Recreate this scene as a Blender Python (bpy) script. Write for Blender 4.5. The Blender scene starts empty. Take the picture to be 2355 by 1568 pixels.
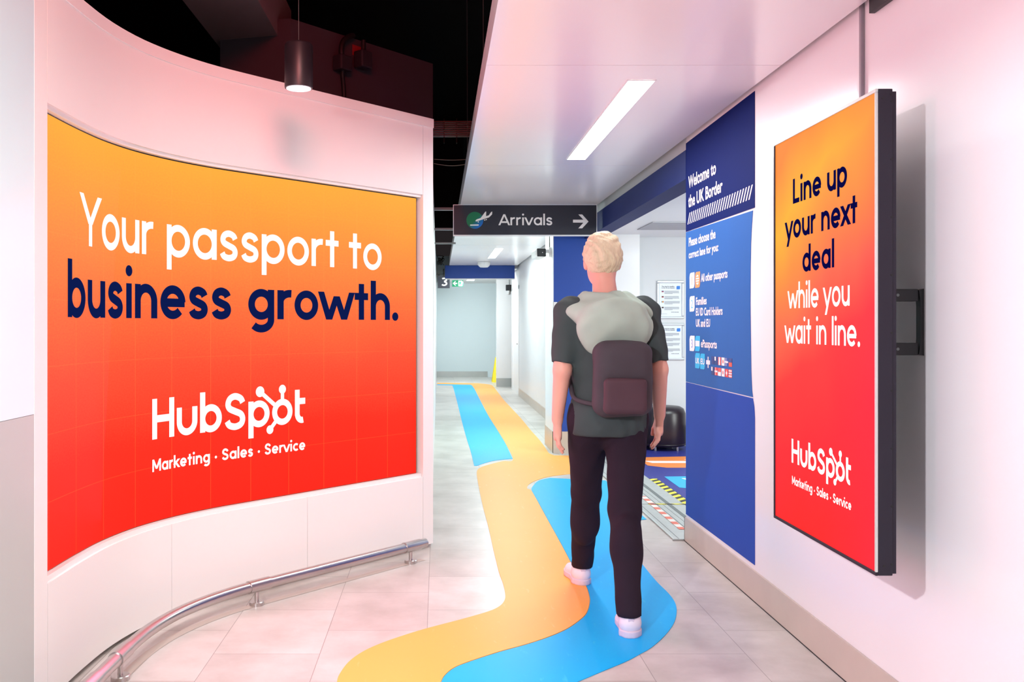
import bpy, bmesh, math, random
import numpy as np
from mathutils import Vector, Matrix
random.seed(4)
S = bpy.context.scene
COL = S.collection

# ------------------------------------------------------------------ camera, world, lights, exposure
F = 2150.0                      # focal length in pixels of the 2355 px wide frame
VX, VY, EYE = 1008.0, 748.0, 1.37
cd = bpy.data.cameras.new('camera')
cam = bpy.data.objects.new('camera', cd); COL.objects.link(cam)
cam.location = (0, 0, EYE); cam.rotation_euler = (math.pi/2, 0, 0)
cd.sensor_fit = 'HORIZONTAL'; cd.sensor_width = 36.0
cd.lens = 36.0*F/2355.0
cd.shift_x = (1177.5-VX)/2355.0; cd.shift_y = (VY-784.0)/2355.0
cd.clip_start = 0.05; cd.clip_end = 100
S.camera = cam
S.view_settings.view_transform = 'Standard'; S.view_settings.look = 'None'
S.view_settings.exposure = 0.0; S.view_settings.gamma = 1.0
S.view_settings.use_curve_mapping = False

W = bpy.data.worlds.new('world'); S.world = W; W.use_nodes = True
bgn = W.node_tree.nodes['Background']
bgn.inputs[0].default_value = (0.9, 0.75, 0.8, 1); bgn.inputs[1].default_value = 0.02

def area(name, loc, target, size, power, color, size_y=None, spread=180):
    l = bpy.data.lights.new(name, 'AREA'); l.energy = power; l.color = color
    l.shape = 'RECTANGLE'; l.size = size; l.size_y = size_y or size; l.spread = math.radians(spread)
    o = bpy.data.objects.new(name, l); COL.objects.link(o); o.location = loc
    o.rotation_euler = (Vector(target)-Vector(loc)).to_track_quat('-Z', 'Y').to_euler()
    return o
# unseen fill lights added near the camera
area('hall_fill_left', (-1.36, -.3, 1.25), (.9, 2.6, 1.35), 2.2, 18, (1.0, 0.93, 0.97), 1.5)  # added side fill, no display stands there
area('pink_fill', (-0.1, 1.0, 3.7), (-0.9, 4.6, 2.5), 1.0, 26, (1.0, 0.05, 0.06), 0.5, 90)  # added pink light that tints the upper fascia
area('floor_fill', (0.0, 1.7, 3.5), (0.0, 3.6, 0), 0.8, 36, (0.80, 1.0, 0.93), 0.8, 110)  # added fill aimed down at the floor
# bright white spot lamp of the hall, left of the photographer
area('wall_spot', (-1.25, 0.35, 2.13), (-.55, .85, 1.50), 0.10, 108, (0.97, 0.93, 1.0), 0.06)
area('pink_wash', (-1.25, 1.3, 2.0), (1.575, 3.3, 2.6), .3, 7, (1.0, 0.30, 0.45), .3, 110)  # added pink fill to tint the top of the right wall
# light given off by the lit video wall itself
area('video_wall_glow', (-.80, 4.70, 1.30), (.6, 3.5, 1.4), 2.0, 22, (1.0, 0.42, 0.70), 1.5)
# linear fittings of the corridor raft (their glowing diffusers are meshes further down)
area('raft_light', (0.97, 5.63, 2.515), (0.97, 5.63, 0), 0.12, 25, (0.98, 1.0, 0.98), 2.1)
area('raft_light_deep', (0.92, 15.2, 2.515), (0.92, 15.2, 0), 0.12, 44, (0.86, 0.98, 1.0), 2.0)
area('raft_light_mid', (0.92, 11.2, 2.515), (0.92, 11.2, 0), 0.12, 52, (0.80, 1.0, 0.94), 1.0)  # no diffuser mesh is built for this one
area('end_light', (0.8, 22.2, 2.46), (0.8, 23.0, 0), 0.5, 96, (0.88, 0.98, 1.0), 0.5)
area('pier_fill', (0.8, 19.2, 2.46), (0.8, 20.2, 0), 0.5, 66, (0.90, 0.99, 1.0), 0.5)  # added fill to brighten the far pier, no fitting there
area('lobby_light', (3.0, 8.2, 2.33), (2.6, 8.8, 0), 1.2, 100, (0.88, 1.0, 0.96), 1.2)
area('lobby_fill', (5.35, 7.8, 1.2), (2.2, 9.5, 1.5), 1.8, 125, (0.95, 1.0, 0.97), 1.4)  # added fill for the lobby ceiling and wall, no window there

# ------------------------------------------------------------------ helpers
def lin(c):
    return tuple((x/255/12.92 if x/255 <= 0.04045 else ((x/255+0.055)/1.055)**2.4) for x in c)

def at_z(px, py, z):            # the point of the horizontal plane at height z seen at a pixel
    Y = F*(z-EYE)/(VY-py); return ((px-VX)*Y/F, Y, z)
def at_y(px, py, Y):
    return ((px-VX)*Y/F, Y, EYE+(VY-py)*Y/F)
def at_x(px, py, X):
    Y = X*F/(px-VX); return (X, Y, EYE+(VY-py)*Y/F)

def mat(name, rgb, rough=0.5, metal=0.0, spec=0.5, var=0.04, scale=8.0, bump=0.0, coat=0.0, emit=None, es=0.0):
    m = bpy.data.materials.new(name); m.use_nodes = True
    nt = m.node_tree; n = nt.nodes; p = n['Principled BSDF']
    c = lin(rgb)
    p.inputs['Roughness'].default_value = rough; p.inputs['Metallic'].default_value = metal
    p.inputs['Specular IOR Level'].default_value = spec
    p.inputs['Coat Weight'].default_value = coat; p.inputs['Coat Roughness'].default_value = 0.12
    tc = n.new('ShaderNodeTexCoord'); nz = n.new('ShaderNodeTexNoise')
    nz.inputs['Scale'].default_value = scale; nz.inputs['Detail'].default_value = 5
    nt.links.new(tc.outputs['Object'], nz.inputs['Vector'])
    mx = n.new('ShaderNodeMix'); mx.data_type = 'RGBA'
    mx.inputs['A'].default_value = tuple(min(1, x*(1-var)) for x in c)+(1,)
    mx.inputs['B'].default_value = tuple(min(1, x*(1+var)) for x in c)+(1,)
    nt.links.new(nz.outputs['Fac'], mx.inputs['Factor'])
    nt.links.new(mx.outputs['Result'], p.inputs['Base Color'])
    if bump:
        b = n.new('ShaderNodeBump'); b.inputs['Strength'].default_value = bump; b.inputs['Distance'].default_value = 0.01
        nt.links.new(nz.outputs['Fac'], b.inputs['Height']); nt.links.new(b.outputs['Normal'], p.inputs['Normal'])
    if emit is not None:
        p.inputs['Emission Color'].default_value = lin(emit)+(1,); p.inputs['Emission Strength'].default_value = es
    return m

def tag(o, label=None, cat=None, group=None, kind=None):
    if label: o['label'] = label
    if cat: o['category'] = cat
    if group: o['group'] = group
    if kind: o['kind'] = kind
    return o

def empty(name, loc, label, cat, group=None):
    o = bpy.data.objects.new(name, None); COL.objects.link(o); o.location = loc
    o.empty_display_size = 0.1
    return tag(o, label, cat, group)

class MB:                       # collects shapes (world coordinates) into one mesh object
    def __init__(s): s.v = []; s.f = []; s.uv = None
    def add(s, vs, fs):
        b = len(s.v); s.v += [tuple(v) for v in vs]; s.f += [tuple(i+b for i in f) for f in fs]; return s
    def box(s, x0, x1, y0, y1, z0, z1):
        return s.add([(x0,y0,z0),(x1,y0,z0),(x1,y1,z0),(x0,y1,z0),(x0,y0,z1),(x1,y0,z1),(x1,y1,z1),(x0,y1,z1)],
              [(0,3,2,1),(4,5,6,7),(0,1,5,4),(1,2,6,5),(2,3,7,6),(3,0,4,7)])
    def obox(s, M, sx, sy, sz):
        c = [M @ Vector((x*sx, y*sy, z*sz)) for z in (-.5,.5) for y in (-.5,.5) for x in (-.5,.5)]
        return s.add(c, [(0,2,3,1),(4,5,7,6),(0,1,5,4),(1,3,7,5),(3,2,6,7),(2,0,4,6)])
    def prism(s, pts, d):       # polygon (3D points) pushed along d into a closed slab
        n = len(pts); d = Vector(d); a = [Vector(p) for p in pts]; b = [p+d for p in a]
        return s.add(a+b, [tuple(range(n-1,-1,-1)), tuple(range(n, 2*n))]+[(i,(i+1)%n,n+(i+1)%n,n+i) for i in range(n)])
    def poly(s, pts): return s.add(pts, [tuple(range(len(pts)))])
    def tube(s, path, r, n=16, caps=True):
        P = [Vector(p) for p in path]; R = r if hasattr(r, '__len__') else [r]*len(P)
        b = len(s.v); up = None; vs = []
        for i, p in enumerate(P):
            t = (P[min(i+1, len(P)-1)]-P[max(i-1, 0)]).normalized()
            if up is None:
                up = Vector((0,0,1)) if abs(t.z) < .9 else Vector((1,0,0))
            x = up.cross(t).normalized(); up = t.cross(x).normalized()
            for k in range(n):
                a = 2*math.pi*k/n; vs.append(p+(x*math.cos(a)+up*math.sin(a))*R[i])
        fs = [(i*n+k, i*n+(k+1)%n, (i+1)*n+(k+1)%n, (i+1)*n+k) for i in range(len(P)-1) for k in range(n)]
        if caps: fs += [tuple(range(n-1,-1,-1)), tuple(range((len(P)-1)*n, len(P)*n))]
        return s.add(vs, fs)
    def lathe(s, c, prof, n=32):   # profile (r, z) turned about the vertical through c
        vs = [(c[0]+r*math.cos(2*math.pi*k/n), c[1]+r*math.sin(2*math.pi*k/n), c[2]+z) for r, z in prof for k in range(n)]
        m = len(prof)
        fs = [(i*n+k, i*n+(k+1)%n, (i+1)*n+(k+1)%n, (i+1)*n+k) for i in range(m-1) for k in range(n)]
        fs += [tuple(range(n-1,-1,-1)), tuple(range((m-1)*n, m*n))]
        return s.add(vs, fs)
    def build(s, name, m, parent=None, smooth=False, bevel=0.0, kind=None, uv=None, origin=None):
        me = bpy.data.meshes.new(name)
        o = bpy.data.objects.new(name, me); COL.objects.link(o)
        off = Vector((0,0,0))
        if parent is not None:
            off = parent.location.copy()
            q = parent.parent
            while q is not None: off += q.location; q = q.parent
            o.parent = parent
        elif origin is not None:
            off = Vector(origin); o.location = off
        me.from_pydata([tuple(Vector(v)-off) for v in s.v], [], s.f)
        if uv:
            l = me.uv_layers.new(name='UVMap')
            for poly in me.polygons:
                for li in poly.loop_indices:
                    l.data[li].uv = uv[me.loops[li].vertex_index]
        me.materials.append(m)
        if smooth:
            me.polygons.foreach_set('use_smooth', [True]*len(me.polygons))
            me.set_sharp_from_angle(angle=math.radians(40))
        me.update()
        if bevel:
            b = o.modifiers.new('bevel', 'BEVEL'); b.width = bevel; b.segments = 2; b.limit_method = 'ANGLE'
        if kind: o['kind'] = kind
        return o

def centre(vs):
    return Vector((sum(v[0] for v in vs)/len(vs), sum(v[1] for v in vs)/len(vs), min(v[2] for v in vs)))

def thing(mb, name, m, label, cat, group=None, **k):   # a thing that is one mesh, origin at its base
    o = mb.build(name, m, origin=centre(mb.v), **k); return tag(o, label, cat, group)

# ------------------------------------------------------------------ lettering drawn as strokes
def arc(cx, cy, rx, ry, a0, a1, n=28):
    return [(cx+rx*math.cos(math.radians(a0+(a1-a0)*i/n)), cy+ry*math.sin(math.radians(a0+(a1-a0)*i/n))) for i in range(n+1)]
def line(x0, y0, x1, y1, n=14):
    return [(x0+(x1-x0)*i/n, y0+(y1-y0)*i/n) for i in range(n+1)]
def smooth_path(P, n=6):
    out = []
    for i in range(len(P)-1):
        p0 = P[max(i-1,0)]; p1 = P[i]; p2 = P[i+1]; p3 = P[min(i+2, len(P)-1)]
        for k in range(n):
            t = k/n
            out.append(tuple(.5*(2*p1[j]+(-p0[j]+p2[j])*t+(2*p0[j]-5*p1[j]+4*p2[j]-p3[j])*t*t+(-p0[j]+3*p1[j]-3*p2[j]+p3[j])*t**3) for j in range(len(p1))))
    out.append(tuple(P[-1])); return out
S_PTS = [(.97,.78),(.84,.92),(.5,1.0),(.18,.93),(.05,.76),(.15,.61),(.5,.505),(.86,.40),(.97,.235),(.85,.07),(.5,0),(.14,.06),(0,.20)]

def glyph(ch, w):
    """strokes of a letter: ('s', points) of width w, ('d', x0,y0,x1,y1) diagonal with level ends, ('o', cx,cy,r) dot; and its advance"""
    h = w/2; o = .02; R = .52; r = R-h; ry = .5+o-h; CAP = 1.4; ASC = 1.48; DES = -.42
    bowl = lambda cx: ('s', arc(cx, .5, r, ry, 0, 360, 48))
    st = lambda x, y0, y1: ('s', line(x, y0, x, y1))
    bar = lambda x0, x1, y: ('s', line(x0, y, x1, y))
    def sc(P, wd, hh): return [(h+p[0]*(wd-w), (h-o)+p[1]*(hh-w+2*o)) for p in P]
    if ch == ' ': return [], .42
    if ch == 'o': return [bowl(R)], 2*R
    if ch == 'b': return [st(h, 0, ASC), bowl(R)], 2*R
    if ch == 'd': return [st(2*R-h, 0, ASC), bowl(R)], 2*R
    if ch == 'p': return [st(h, DES, 1), bowl(R)], 2*R
    if ch == 'a': return [st(2*R-h, 0, 1), bowl(R)], 2*R
    if ch == 'g':
        x = 2*R-h; k = R-h
        return [st(x, 0, 1), bowl(R), ('s', line(x, 0.05, x, -.02, 3)+arc(x-k, -.02, k, .43-h, 0, -142, 24))], 2*R
    if ch in 'nh':
        k = .33; rr = .36
        return [st(h, 0, ASC if ch == 'h' else 1), ('s', arc(h+rr, 1+o-h-.38, rr, .38, 180, 0, 24)+line(h+2*rr, .62+o-h, h+2*rr, 0, 10)[1:])], 2*rr+w
    if ch == 'u':
        rr = .36
        return [('s', line(h, 1, h, .38+h-o, 10)+arc(h+rr, .38+h-o, rr, .38, 180, 360, 24)[1:]), st(h+2*rr, 0, 1)], 2*rr+w
    if ch == 'U1':
        rr = .38
        return [('s', line(h, 1, h, .38+h-o, 10)+arc(h+rr, .38+h-o, rr, .38, 180, 360, 24)[1:]+line(h+2*rr, .38+h-o, h+2*rr, 1, 10)[1:])], 2*rr+w
    if ch == 'r': return [st(h, 0, 1), ('s', arc(h+.40, .60, .40, .42-h, 180, 82, 18))], .55+h*.3
    if ch == 's': return [('s', smooth_path(sc(S_PTS, .78, 1)))], .78
    if ch == 'S': return [('s', smooth_path(sc(S_PTS, 1.0, CAP)))], 1.0
    if ch == 't': return [st(.33, 0, 1.34), bar(0, .66, 1-h)], .66
    if ch == 'T2': return [('s', line(h, 1.34, h, .3, 10)+arc(h+.25, .27+h-o, .25, .27, 180, 285, 12)), bar(h, .55, 1-h)], .6
    if ch == 'e': return [('s', arc(R, .5, r, ry, 0, 318, 42)), ('s', line(h*.8, .5-h*.12, 2*R-h*.25, .5-h*.12))], 2*R
    if ch == 'c': return [('s', arc(R, .5, r, ry, 45, 315, 36))], .9
    if ch == 'i': return [st(h*1.15, 0, 1), ('o', h*1.15, 1.36, h*1.22)], w*1.15
    if ch == 'l': return [st(h, 0, ASC)], w
    if ch == 'w': return [('d', 0, 1, .37, 0), ('d', .72, .85, .37, 0), ('d', .72, .85, 1.07, 0), ('d', 1.44, 1, 1.07, 0)], 1.44+0
    if ch == 'v': return [('d', 0, 1, .46, 0), ('d', .92, 1, .46, 0)], .92
    if ch == 'y': return [('d', 0, 1, .46, 0), ('d', .92, 1, .46-.92*.213, DES)], .92
    if ch == 'x': return [('d', 0, 1, .80, 0), ('d', .80, 1, 0, 0)], .80
    if ch == 'k': return [st(h, 0, ASC), ('d', .82, 1, .1, .40), ('d', .30, .62, .86, 0)], .86
    if ch == 'L': return [st(h, 0, CAP), bar(0, .85, h)], .85
    if ch == 'H': return [st(h, 0, CAP), st(1.12-h, 0, CAP), bar(0, 1.12, .70)], 1.12
    if ch == 'Y': return [('d', 0, CAP, .60, .60), ('d', 1.20, CAP, .60, .60), ('s', line(.60, .66, .60, 0))], 1.20
    if ch == 'A': return [('d', .62, CAP, 0, 0), ('d', .62, CAP, 1.24, 0), bar(.27, .97, .40)], 1.24
    if ch == 'M': return [st(h, 0, CAP), st(1.42-h, 0, CAP), ('d', h, CAP, .71, .3), ('d', 1.42-h, CAP, .71, .3)], 1.42
    if ch == '.': return [('o', h*1.15, h*1.15-.02, h*1.25)], w*1.2
    if ch == '*': return [('o', .2, .5, .17)], .4
    if ch == '3': return [('s', arc(.42, 1.03, .36, .37-h, 140, -90, 20)), ('s', arc(.42, .40, .44-h*.4, .42-h, 90, -145, 24))], .86
    raise ValueError(ch)

def word_shapes(text, w, track=.13):
    x = 0; out = []
    for ch in text:
        g, a = glyph(ch, w)
        for t in g:
            if t[0] == 's': out.append(('s', [(px+x, py) for px, py in t[1]]))
            elif t[0] == 'd': out.append(('d', t[1]+x, t[2], t[3]+x, t[4]))
            else: out.append(('o', t[1]+x, t[2], t[3]))
        x += a+track
    return out, x-track

def shape_mesh(shapes, w):      # flat quads in glyph units
    V = []; Fc = []
    def strip(L, Rr, closed=False):
        b = len(V); n = len(L); V.extend(L); V.extend(Rr)
        for i in range(n-1): Fc.append((b+i, b+n+i, b+n+i+1, b+i+1))
    for t in shapes:
        if t[0] == 's':
            P = t[1]; L = []; Rr = []
            loop = math.dist(P[0], P[-1]) < 1e-6
            for i in range(len(P)):
                a = P[i-1] if i else (P[-2] if loop else P[0]); c = P[i+1] if i+1 < len(P) else (P[1] if loop else P[-1])
                dx, dy = c[0]-a[0], c[1]-a[1]; d = math.hypot(dx, dy) or 1
                nx, ny = -dy/d*w/2, dx/d*w/2
                L.append((P[i][0]+nx, P[i][1]+ny)); Rr.append((P[i][0]-nx, P[i][1]-ny))
            strip(L, Rr)
        elif t[0] == 'd':
            _, x0, y0, x1, y1 = t
            k = w/2*math.hypot(x1-x0, y1-y0)/abs(y1-y0); n = 10
            P = line(x0, y0, x1, y1, n)
            strip([(x-k, y) for x, y in P], [(x+k, y) for x, y in P])
        else:
            _, cx, cy, r = t; b = len(V); V.append((cx, cy)); n = 28
            V.extend((cx+r*math.cos(2*math.pi*i/n), cy+r*math.sin(2*math.pi*i/n)) for i in range(n))
            Fc.extend((b, b+1+i, b+1+(i+1) % n) for i in range(n))
    return V, Fc

def lettering(shapes, w, fit, height, mapper, name, m, parent, layer=None):
    """fit = (u0, u1, base): place the shapes between two positions along the surface, height = size of one x-height; one mesh per word"""
    V, Fc = shape_mesh(shapes, w)
    x0 = min(v[0] for v in V); x1 = max(v[0] for v in V); k = (fit[1]-fit[0])/(x1-x0)
    words = []; last = None
    def span(t): xs = [p[0] for p in t[1]] if t[0] == 's' else ([t[1], t[3]] if t[0] == 'd' else [t[1]]); return min(xs), max(xs)
    for t in sorted(shapes, key=lambda t: span(t)[0]):
        a, b = span(t)
        if last is None or a-last > .40+w*.5: words.append([])
        words[-1].append(t); last = b if last is None else max(last, b)
    for ws in words:
        mb = MB()
        for q, t in enumerate(ws):          # printed letters: each stroke a hair further out than the one before
            V, Fc = shape_mesh([t], w)
            off = Vector((0,0,0)) if layer is None else Vector(layer)*q
            mb.add([Vector(mapper(fit[0]+(v[0]-x0)*k, fit[2]+v[1]*height))+off for v in V], Fc)
        mb.build(name, m, parent)

def hub_shapes(w):              # logo word with the sprocket in place of a plain o
    sh = []; x = 0; tr = .13
    for ch in ('H', 'U1', 'b', 'S', 'p'):
        g, a = glyph(ch, w)
        if ch == 'S': g = [('s', [(px, py*.97-.01) for px, py in g[0][1]])]
        for t in g: sh.append(('s', [(px+x, py) for px, py in t[1]]))
        x += a+tr
    R = .52; cx = x+R
    sh.append(('s', arc(cx, .5, R-w/2, .52-w/2, 0, 360, 48)))
    for dx, dy, rr in ((-1.12, .86, .21), (0, .90, .18), (-.63, -.66, .17)):
        sh.append(('o', cx+dx, .5+dy, rr))
        L = math.hypot(dx, dy); ux, uy = dx/L, dy/L
        q = .085; a = (cx+ux*.42, .5+uy*.42); b = (cx+dx, .5+dy); n = 8
        for k in range(-2, 3):  # the thinner spokes, as thin strokes side by side
            pass
        sh.append(('spoke', a, b, q))
    x += 2*R+tr
    g, a = glyph('T2', w)
    for t in g: sh.append(('s', [(px+x, py) for px, py in t[1]]))
    return sh

def hub_lettering(w, fit, height, mapper, name, m, parent):
    sh = hub_shapes(w); plain = [t for t in sh if t[0] != 'spoke']
    V, Fc = shape_mesh(plain, w)
    for t in sh:
        if t[0] != 'spoke': continue
        a, b, q = t[1], t[2], t[3]; P = line(a[0], a[1], b[0], b[1], 8)
        dx, dy = b[0]-a[0], b[1]-a[1]; d = math.hypot(dx, dy); nx, ny = -dy/d*q, dx/d*q
        base = len(V); V += [(p[0]+nx, p[1]+ny) for p in P]+[(p[0]-nx, p[1]-ny) for p in P]; n = len(P)
        Fc += [(base+i, base+n+i, base+n+i+1, base+i+1) for i in range(n-1)]
    x0 = min(v[0] for v in V); x1 = max(v[0] for v in V); k = (fit[1]-fit[0])/(x1-x0)
    mb = MB(); mb.add([mapper(fit[0]+(v[0]-x0)*k, fit[2]+v[1]*height) for v in V], Fc)
    return mb.build(name, m, parent)

def rounded(P, keep=48, n=5):   # smooth a closed outline but keep its sharp corners
    N = len(P); sharp = []
    for i in range(N):
        u = Vector((P[i][0]-P[i-1][0], P[i][1]-P[i-1][1])); v = Vector((P[(i+1) % N][0]-P[i][0], P[(i+1) % N][1]-P[i][1]))
        if u.length < 1e-6 or v.length < 1e-6 or math.degrees(u.angle(v)) > keep: sharp.append(i)
    if len(sharp) < 2: return P
    out = []
    for a, b in zip(sharp, sharp[1:]+[sharp[0]+N]):
        seg = [P[k % N] for k in range(a, b+1)]
        out += smooth_path(seg, n)[:-1] if len(seg) > 2 else seg[:-1]
    return [p for i, p in enumerate(out) if math.dist(p, out[i-1]) > 1e-5]

def font_text(text, cap, mapper, u0, v0, name, m, parent, bold=0.012, u1=None, center=False):
    """Lettering in the plain built-in sans face: cap = capital height, (u0, v0) = left end of the baseline, u1 = right end to fit to"""
    c = bpy.data.curves.new('t', 'FONT'); c.body = text; c.size = 1.0; c.offset = bold; c.resolution_u = 3
    o = bpy.data.objects.new('t', c); COL.objects.link(o)
    dg = bpy.context.evaluated_depsgraph_get(); dg.update()
    me = bpy.data.meshes.new_from_object(o.evaluated_get(dg))
    V = [(v.co.x, v.co.y) for v in me.vertices]; Fc = [tuple(p.vertices) for p in me.polygons]
    bpy.data.objects.remove(o); bpy.data.curves.remove(c); bpy.data.meshes.remove(me)
    k = cap/0.70; x0 = min(v[0] for v in V); x1 = max(v[0] for v in V)
    kx = k if u1 is None else (u1-u0)/(x1-x0)
    if center: u0 = u0-(x1-x0)*kx/2
    mb = MB(); mb.add([mapper(u0+(x-x0)*kx, v0+y*k) for x, y in V], Fc)
    return mb.build(name, m, parent)

# ------------------------------------------------------------------ materials
M_white = mat('white_paint', (236,236,236), .42, var=.015, coat=.15)
M_gloss = mat('white_gloss_wall', (238,236,237), .30, var=.012, scale=2, coat=.25)
M_cool = mat('pale_blue_gloss', (214,248,252), .35, var=.02, scale=1.5, coat=.3)
M_dado = mat('taupe_dado', (190,196,192), .5, var=.05, scale=2)
M_raft = mat('raft_white_gloss', (246,242,243), .28, var=.01, scale=2, spec=.6, coat=.3)
M_pale = mat('pale_grey_blue_wall', (214,228,232), .6, var=.01)
M_grey_wall = mat('light_grey_wall', (214,216,218), .6, var=.015)
M_hous = mat('housing_white', (237,237,234), .45, var=.012, scale=3)
M_black = mat('void_black', (11,11,13), .9, spec=.1, var=.3)
M_dark = mat('dark_grey_board', (72,66,72), .8, spec=.1, var=.1, scale=3)
M_duct = mat('dusky_board', (140,120,120), .7, spec=.15, var=.06)
M_bluedark = mat('navy_wrap', (20,36,96), .6, spec=.2, var=.08, scale=5)
M_blue = mat('blue_cladding', (32,72,160), .45, var=.06, scale=4)
M_charcoal = mat('charcoal_sign', (40,42,52), .5, var=.06)
M_steel = mat('brushed_steel', (196,190,188), .28, metal=1.0, var=.06, scale=40)
M_steel2 = mat('dull_steel', (186,190,188), .42, metal=1.0, var=.08, scale=6)
M_alu = mat('aluminium_threshold', (196,200,198), .42, metal=.6, var=.10, scale=14, bump=.05)
M_groove = mat('groove_grey', (120,126,126), .5, metal=.5)
M_taupe = mat('stone_skirting', (196,184,172), .34, var=.10, scale=5)
M_sign_white = mat('sign_white', (232,228,224), .5, emit=(225,220,216), es=.12)
M_print_white = mat('print_white', (250,240,242), .5)
M_navy_ink = mat('navy_ink', (24,30,70), .5)
M_blackplastic = mat('black_plastic', (22,22,26), .45, var=.1)
M_casing = mat('dark_plum_casing', (36,32,43), .55, var=.06, spec=.3)
M_bezel = mat('silver_bezel', (206,212,206), .35, metal=.5)
M_yellow = mat('yellow_plastic', (250,228,30), .4, var=.05)
M_green = mat('exit_green', (16,160,110), .5, emit=(20,170,115), es=.35)
M_exit_white = mat('exit_white', (245,250,248), .5, emit=(245,250,248), es=.5)
M_orangeprint = mat('orange_print', (244,140,66), .45, var=.05)
M_cyanprint = mat('cyan_print', (30,170,228), .45, var=.05)
M_red = mat('red_print', (224,70,60), .5)
M_leather = mat('black_leather', (36,26,34), .33, var=.15, scale=6, bump=.1)
M_lamp = mat('lamp_diffuser', (255,255,255), .5, emit=(255,252,250), es=6.0)
M_lampcool = mat('lamp_diffuser_cool', (255,255,255), .5, emit=(240,255,255), es=5.0)
M_cable = mat('cable_black', (16,15,17), .6)
M_ink = mat('grey_ink', (120,124,132), .6)
M_darkink = mat('dark_ink', (38,40,62), .6)

def floor_material():
    m = bpy.data.materials.new('stone_tile'); m.use_nodes = True; nt = m.node_tree; n = nt.nodes; L = nt.links
    p = n['Principled BSDF']; g = n.new('ShaderNodeNewGeometry'); sep = n.new('ShaderNodeSeparateXYZ'); L.new(g.outputs['Position'], sep.inputs[0])
    cmb = n.new('ShaderNodeCombineXYZ'); L.new(sep.outputs['Y'], cmb.inputs[0])
    ad = n.new('ShaderNodeMath'); ad.operation = 'ADD'; ad.inputs[1].default_value = 4.44+.05; L.new(sep.outputs['X'], ad.inputs[0]); L.new(ad.outputs[0], cmb.inputs[1])
    br = n.new('ShaderNodeTexBrick'); L.new(cmb.outputs[0], br.inputs['Vector'])
    br.inputs['Scale'].default_value = 1; br.inputs['Brick Width'].default_value = .60; br.inputs['Row Height'].default_value = .444
    br.inputs['Mortar Size'].default_value = .0016; br.inputs['Mortar Smooth'].default_value = .2; br.inputs['Bias'].default_value = 0
    br.offset = .5
    br.inputs['Color1'].default_value = lin((198,193,188))+(1,); br.inputs['Color2'].default_value = lin((212,208,203))+(1,)
    br.inputs['Mortar'].default_value = lin((150,144,140))+(1,)
    nz = n.new('ShaderNodeTexNoise'); nz.inputs['Scale'].default_value = 2.6; nz.inputs['Detail'].default_value = 9; nz.inputs['Roughness'].default_value = .62
    L.new(g.outputs['Position'], nz.inputs['Vector'])
    rp = n.new('ShaderNodeValToRGB'); rp.color_ramp.elements[0].position = .32; rp.color_ramp.elements[0].color = (.70,.68,.65,1)
    rp.color_ramp.elements[1].position = .66; rp.color_ramp.elements[1].color = (1.06,1.06,1.06,1); L.new(nz.outputs['Fac'], rp.inputs[0])
    mx = n.new('ShaderNodeMix'); mx.data_type = 'RGBA'; mx.blend_type = 'MULTIPLY'; mx.inputs['Factor'].default_value = .85
    L.new(br.outputs['Color'], mx.inputs['A']); L.new(rp.outputs[0], mx.inputs['B']); L.new(mx.outputs['Result'], p.inputs['Base Color'])
    p.inputs['Roughness'].default_value = .30; p.inputs['Specular IOR Level'].default_value = .5
    mr = n.new('ShaderNodeMapRange'); mr.inputs['To Min'].default_value = .24; mr.inputs['To Max'].default_value = .42
    L.new(nz.outputs['Fac'], mr.inputs['Value']); L.new(mr.outputs[0], p.inputs['Roughness'])
    return m
M_floor = floor_material()

def vinyl(name, rgb, rgb2):
    m = mat(name, rgb, .40, var=.03, scale=3, spec=.16); nt = m.node_tree; n = nt.nodes; p = n['Principled BSDF']
    tc = n.new('ShaderNodeTexCoord'); mp = n.new('ShaderNodeMapping'); mp.inputs['Scale'].default_value = (26, 7, 1); mp.inputs['Rotation'].default_value = (0,0,.3)
    nt.links.new(tc.outputs['Object'], mp.inputs[0])
    nz = n.new('ShaderNodeTexNoise'); nz.inputs['Scale'].default_value = 1; nz.inputs['Detail'].default_value = 6; nt.links.new(mp.outputs[0], nz.inputs['Vector'])
    rp = n.new('ShaderNodeValToRGB'); rp.color_ramp.elements[0].position = .64; rp.color_ramp.elements[1].position = .76; nt.links.new(nz.outputs['Fac'], rp.inputs[0])
    src = p.inputs['Base Color'].links[0].from_socket
    mx = n.new('ShaderNodeMix'); mx.data_type = 'RGBA'; mx.inputs['B'].default_value = lin(rgb2)+(1,)
    nt.links.new(rp.outputs[0], mx.inputs['Factor']); nt.links.new(src, mx.inputs['A']); nt.links.new(mx.outputs['Result'], p.inputs['Base Color'])
    return m
M_orange = vinyl('orange_floor_vinyl', (252,176,84), (252,196,124))
M_sky = vinyl('blue_floor_vinyl', (0,178,246), (60,200,248))
M_lobbyfloor = vinyl('navy_floor_vinyl', (54,58,140), (92,96,172))

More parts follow.
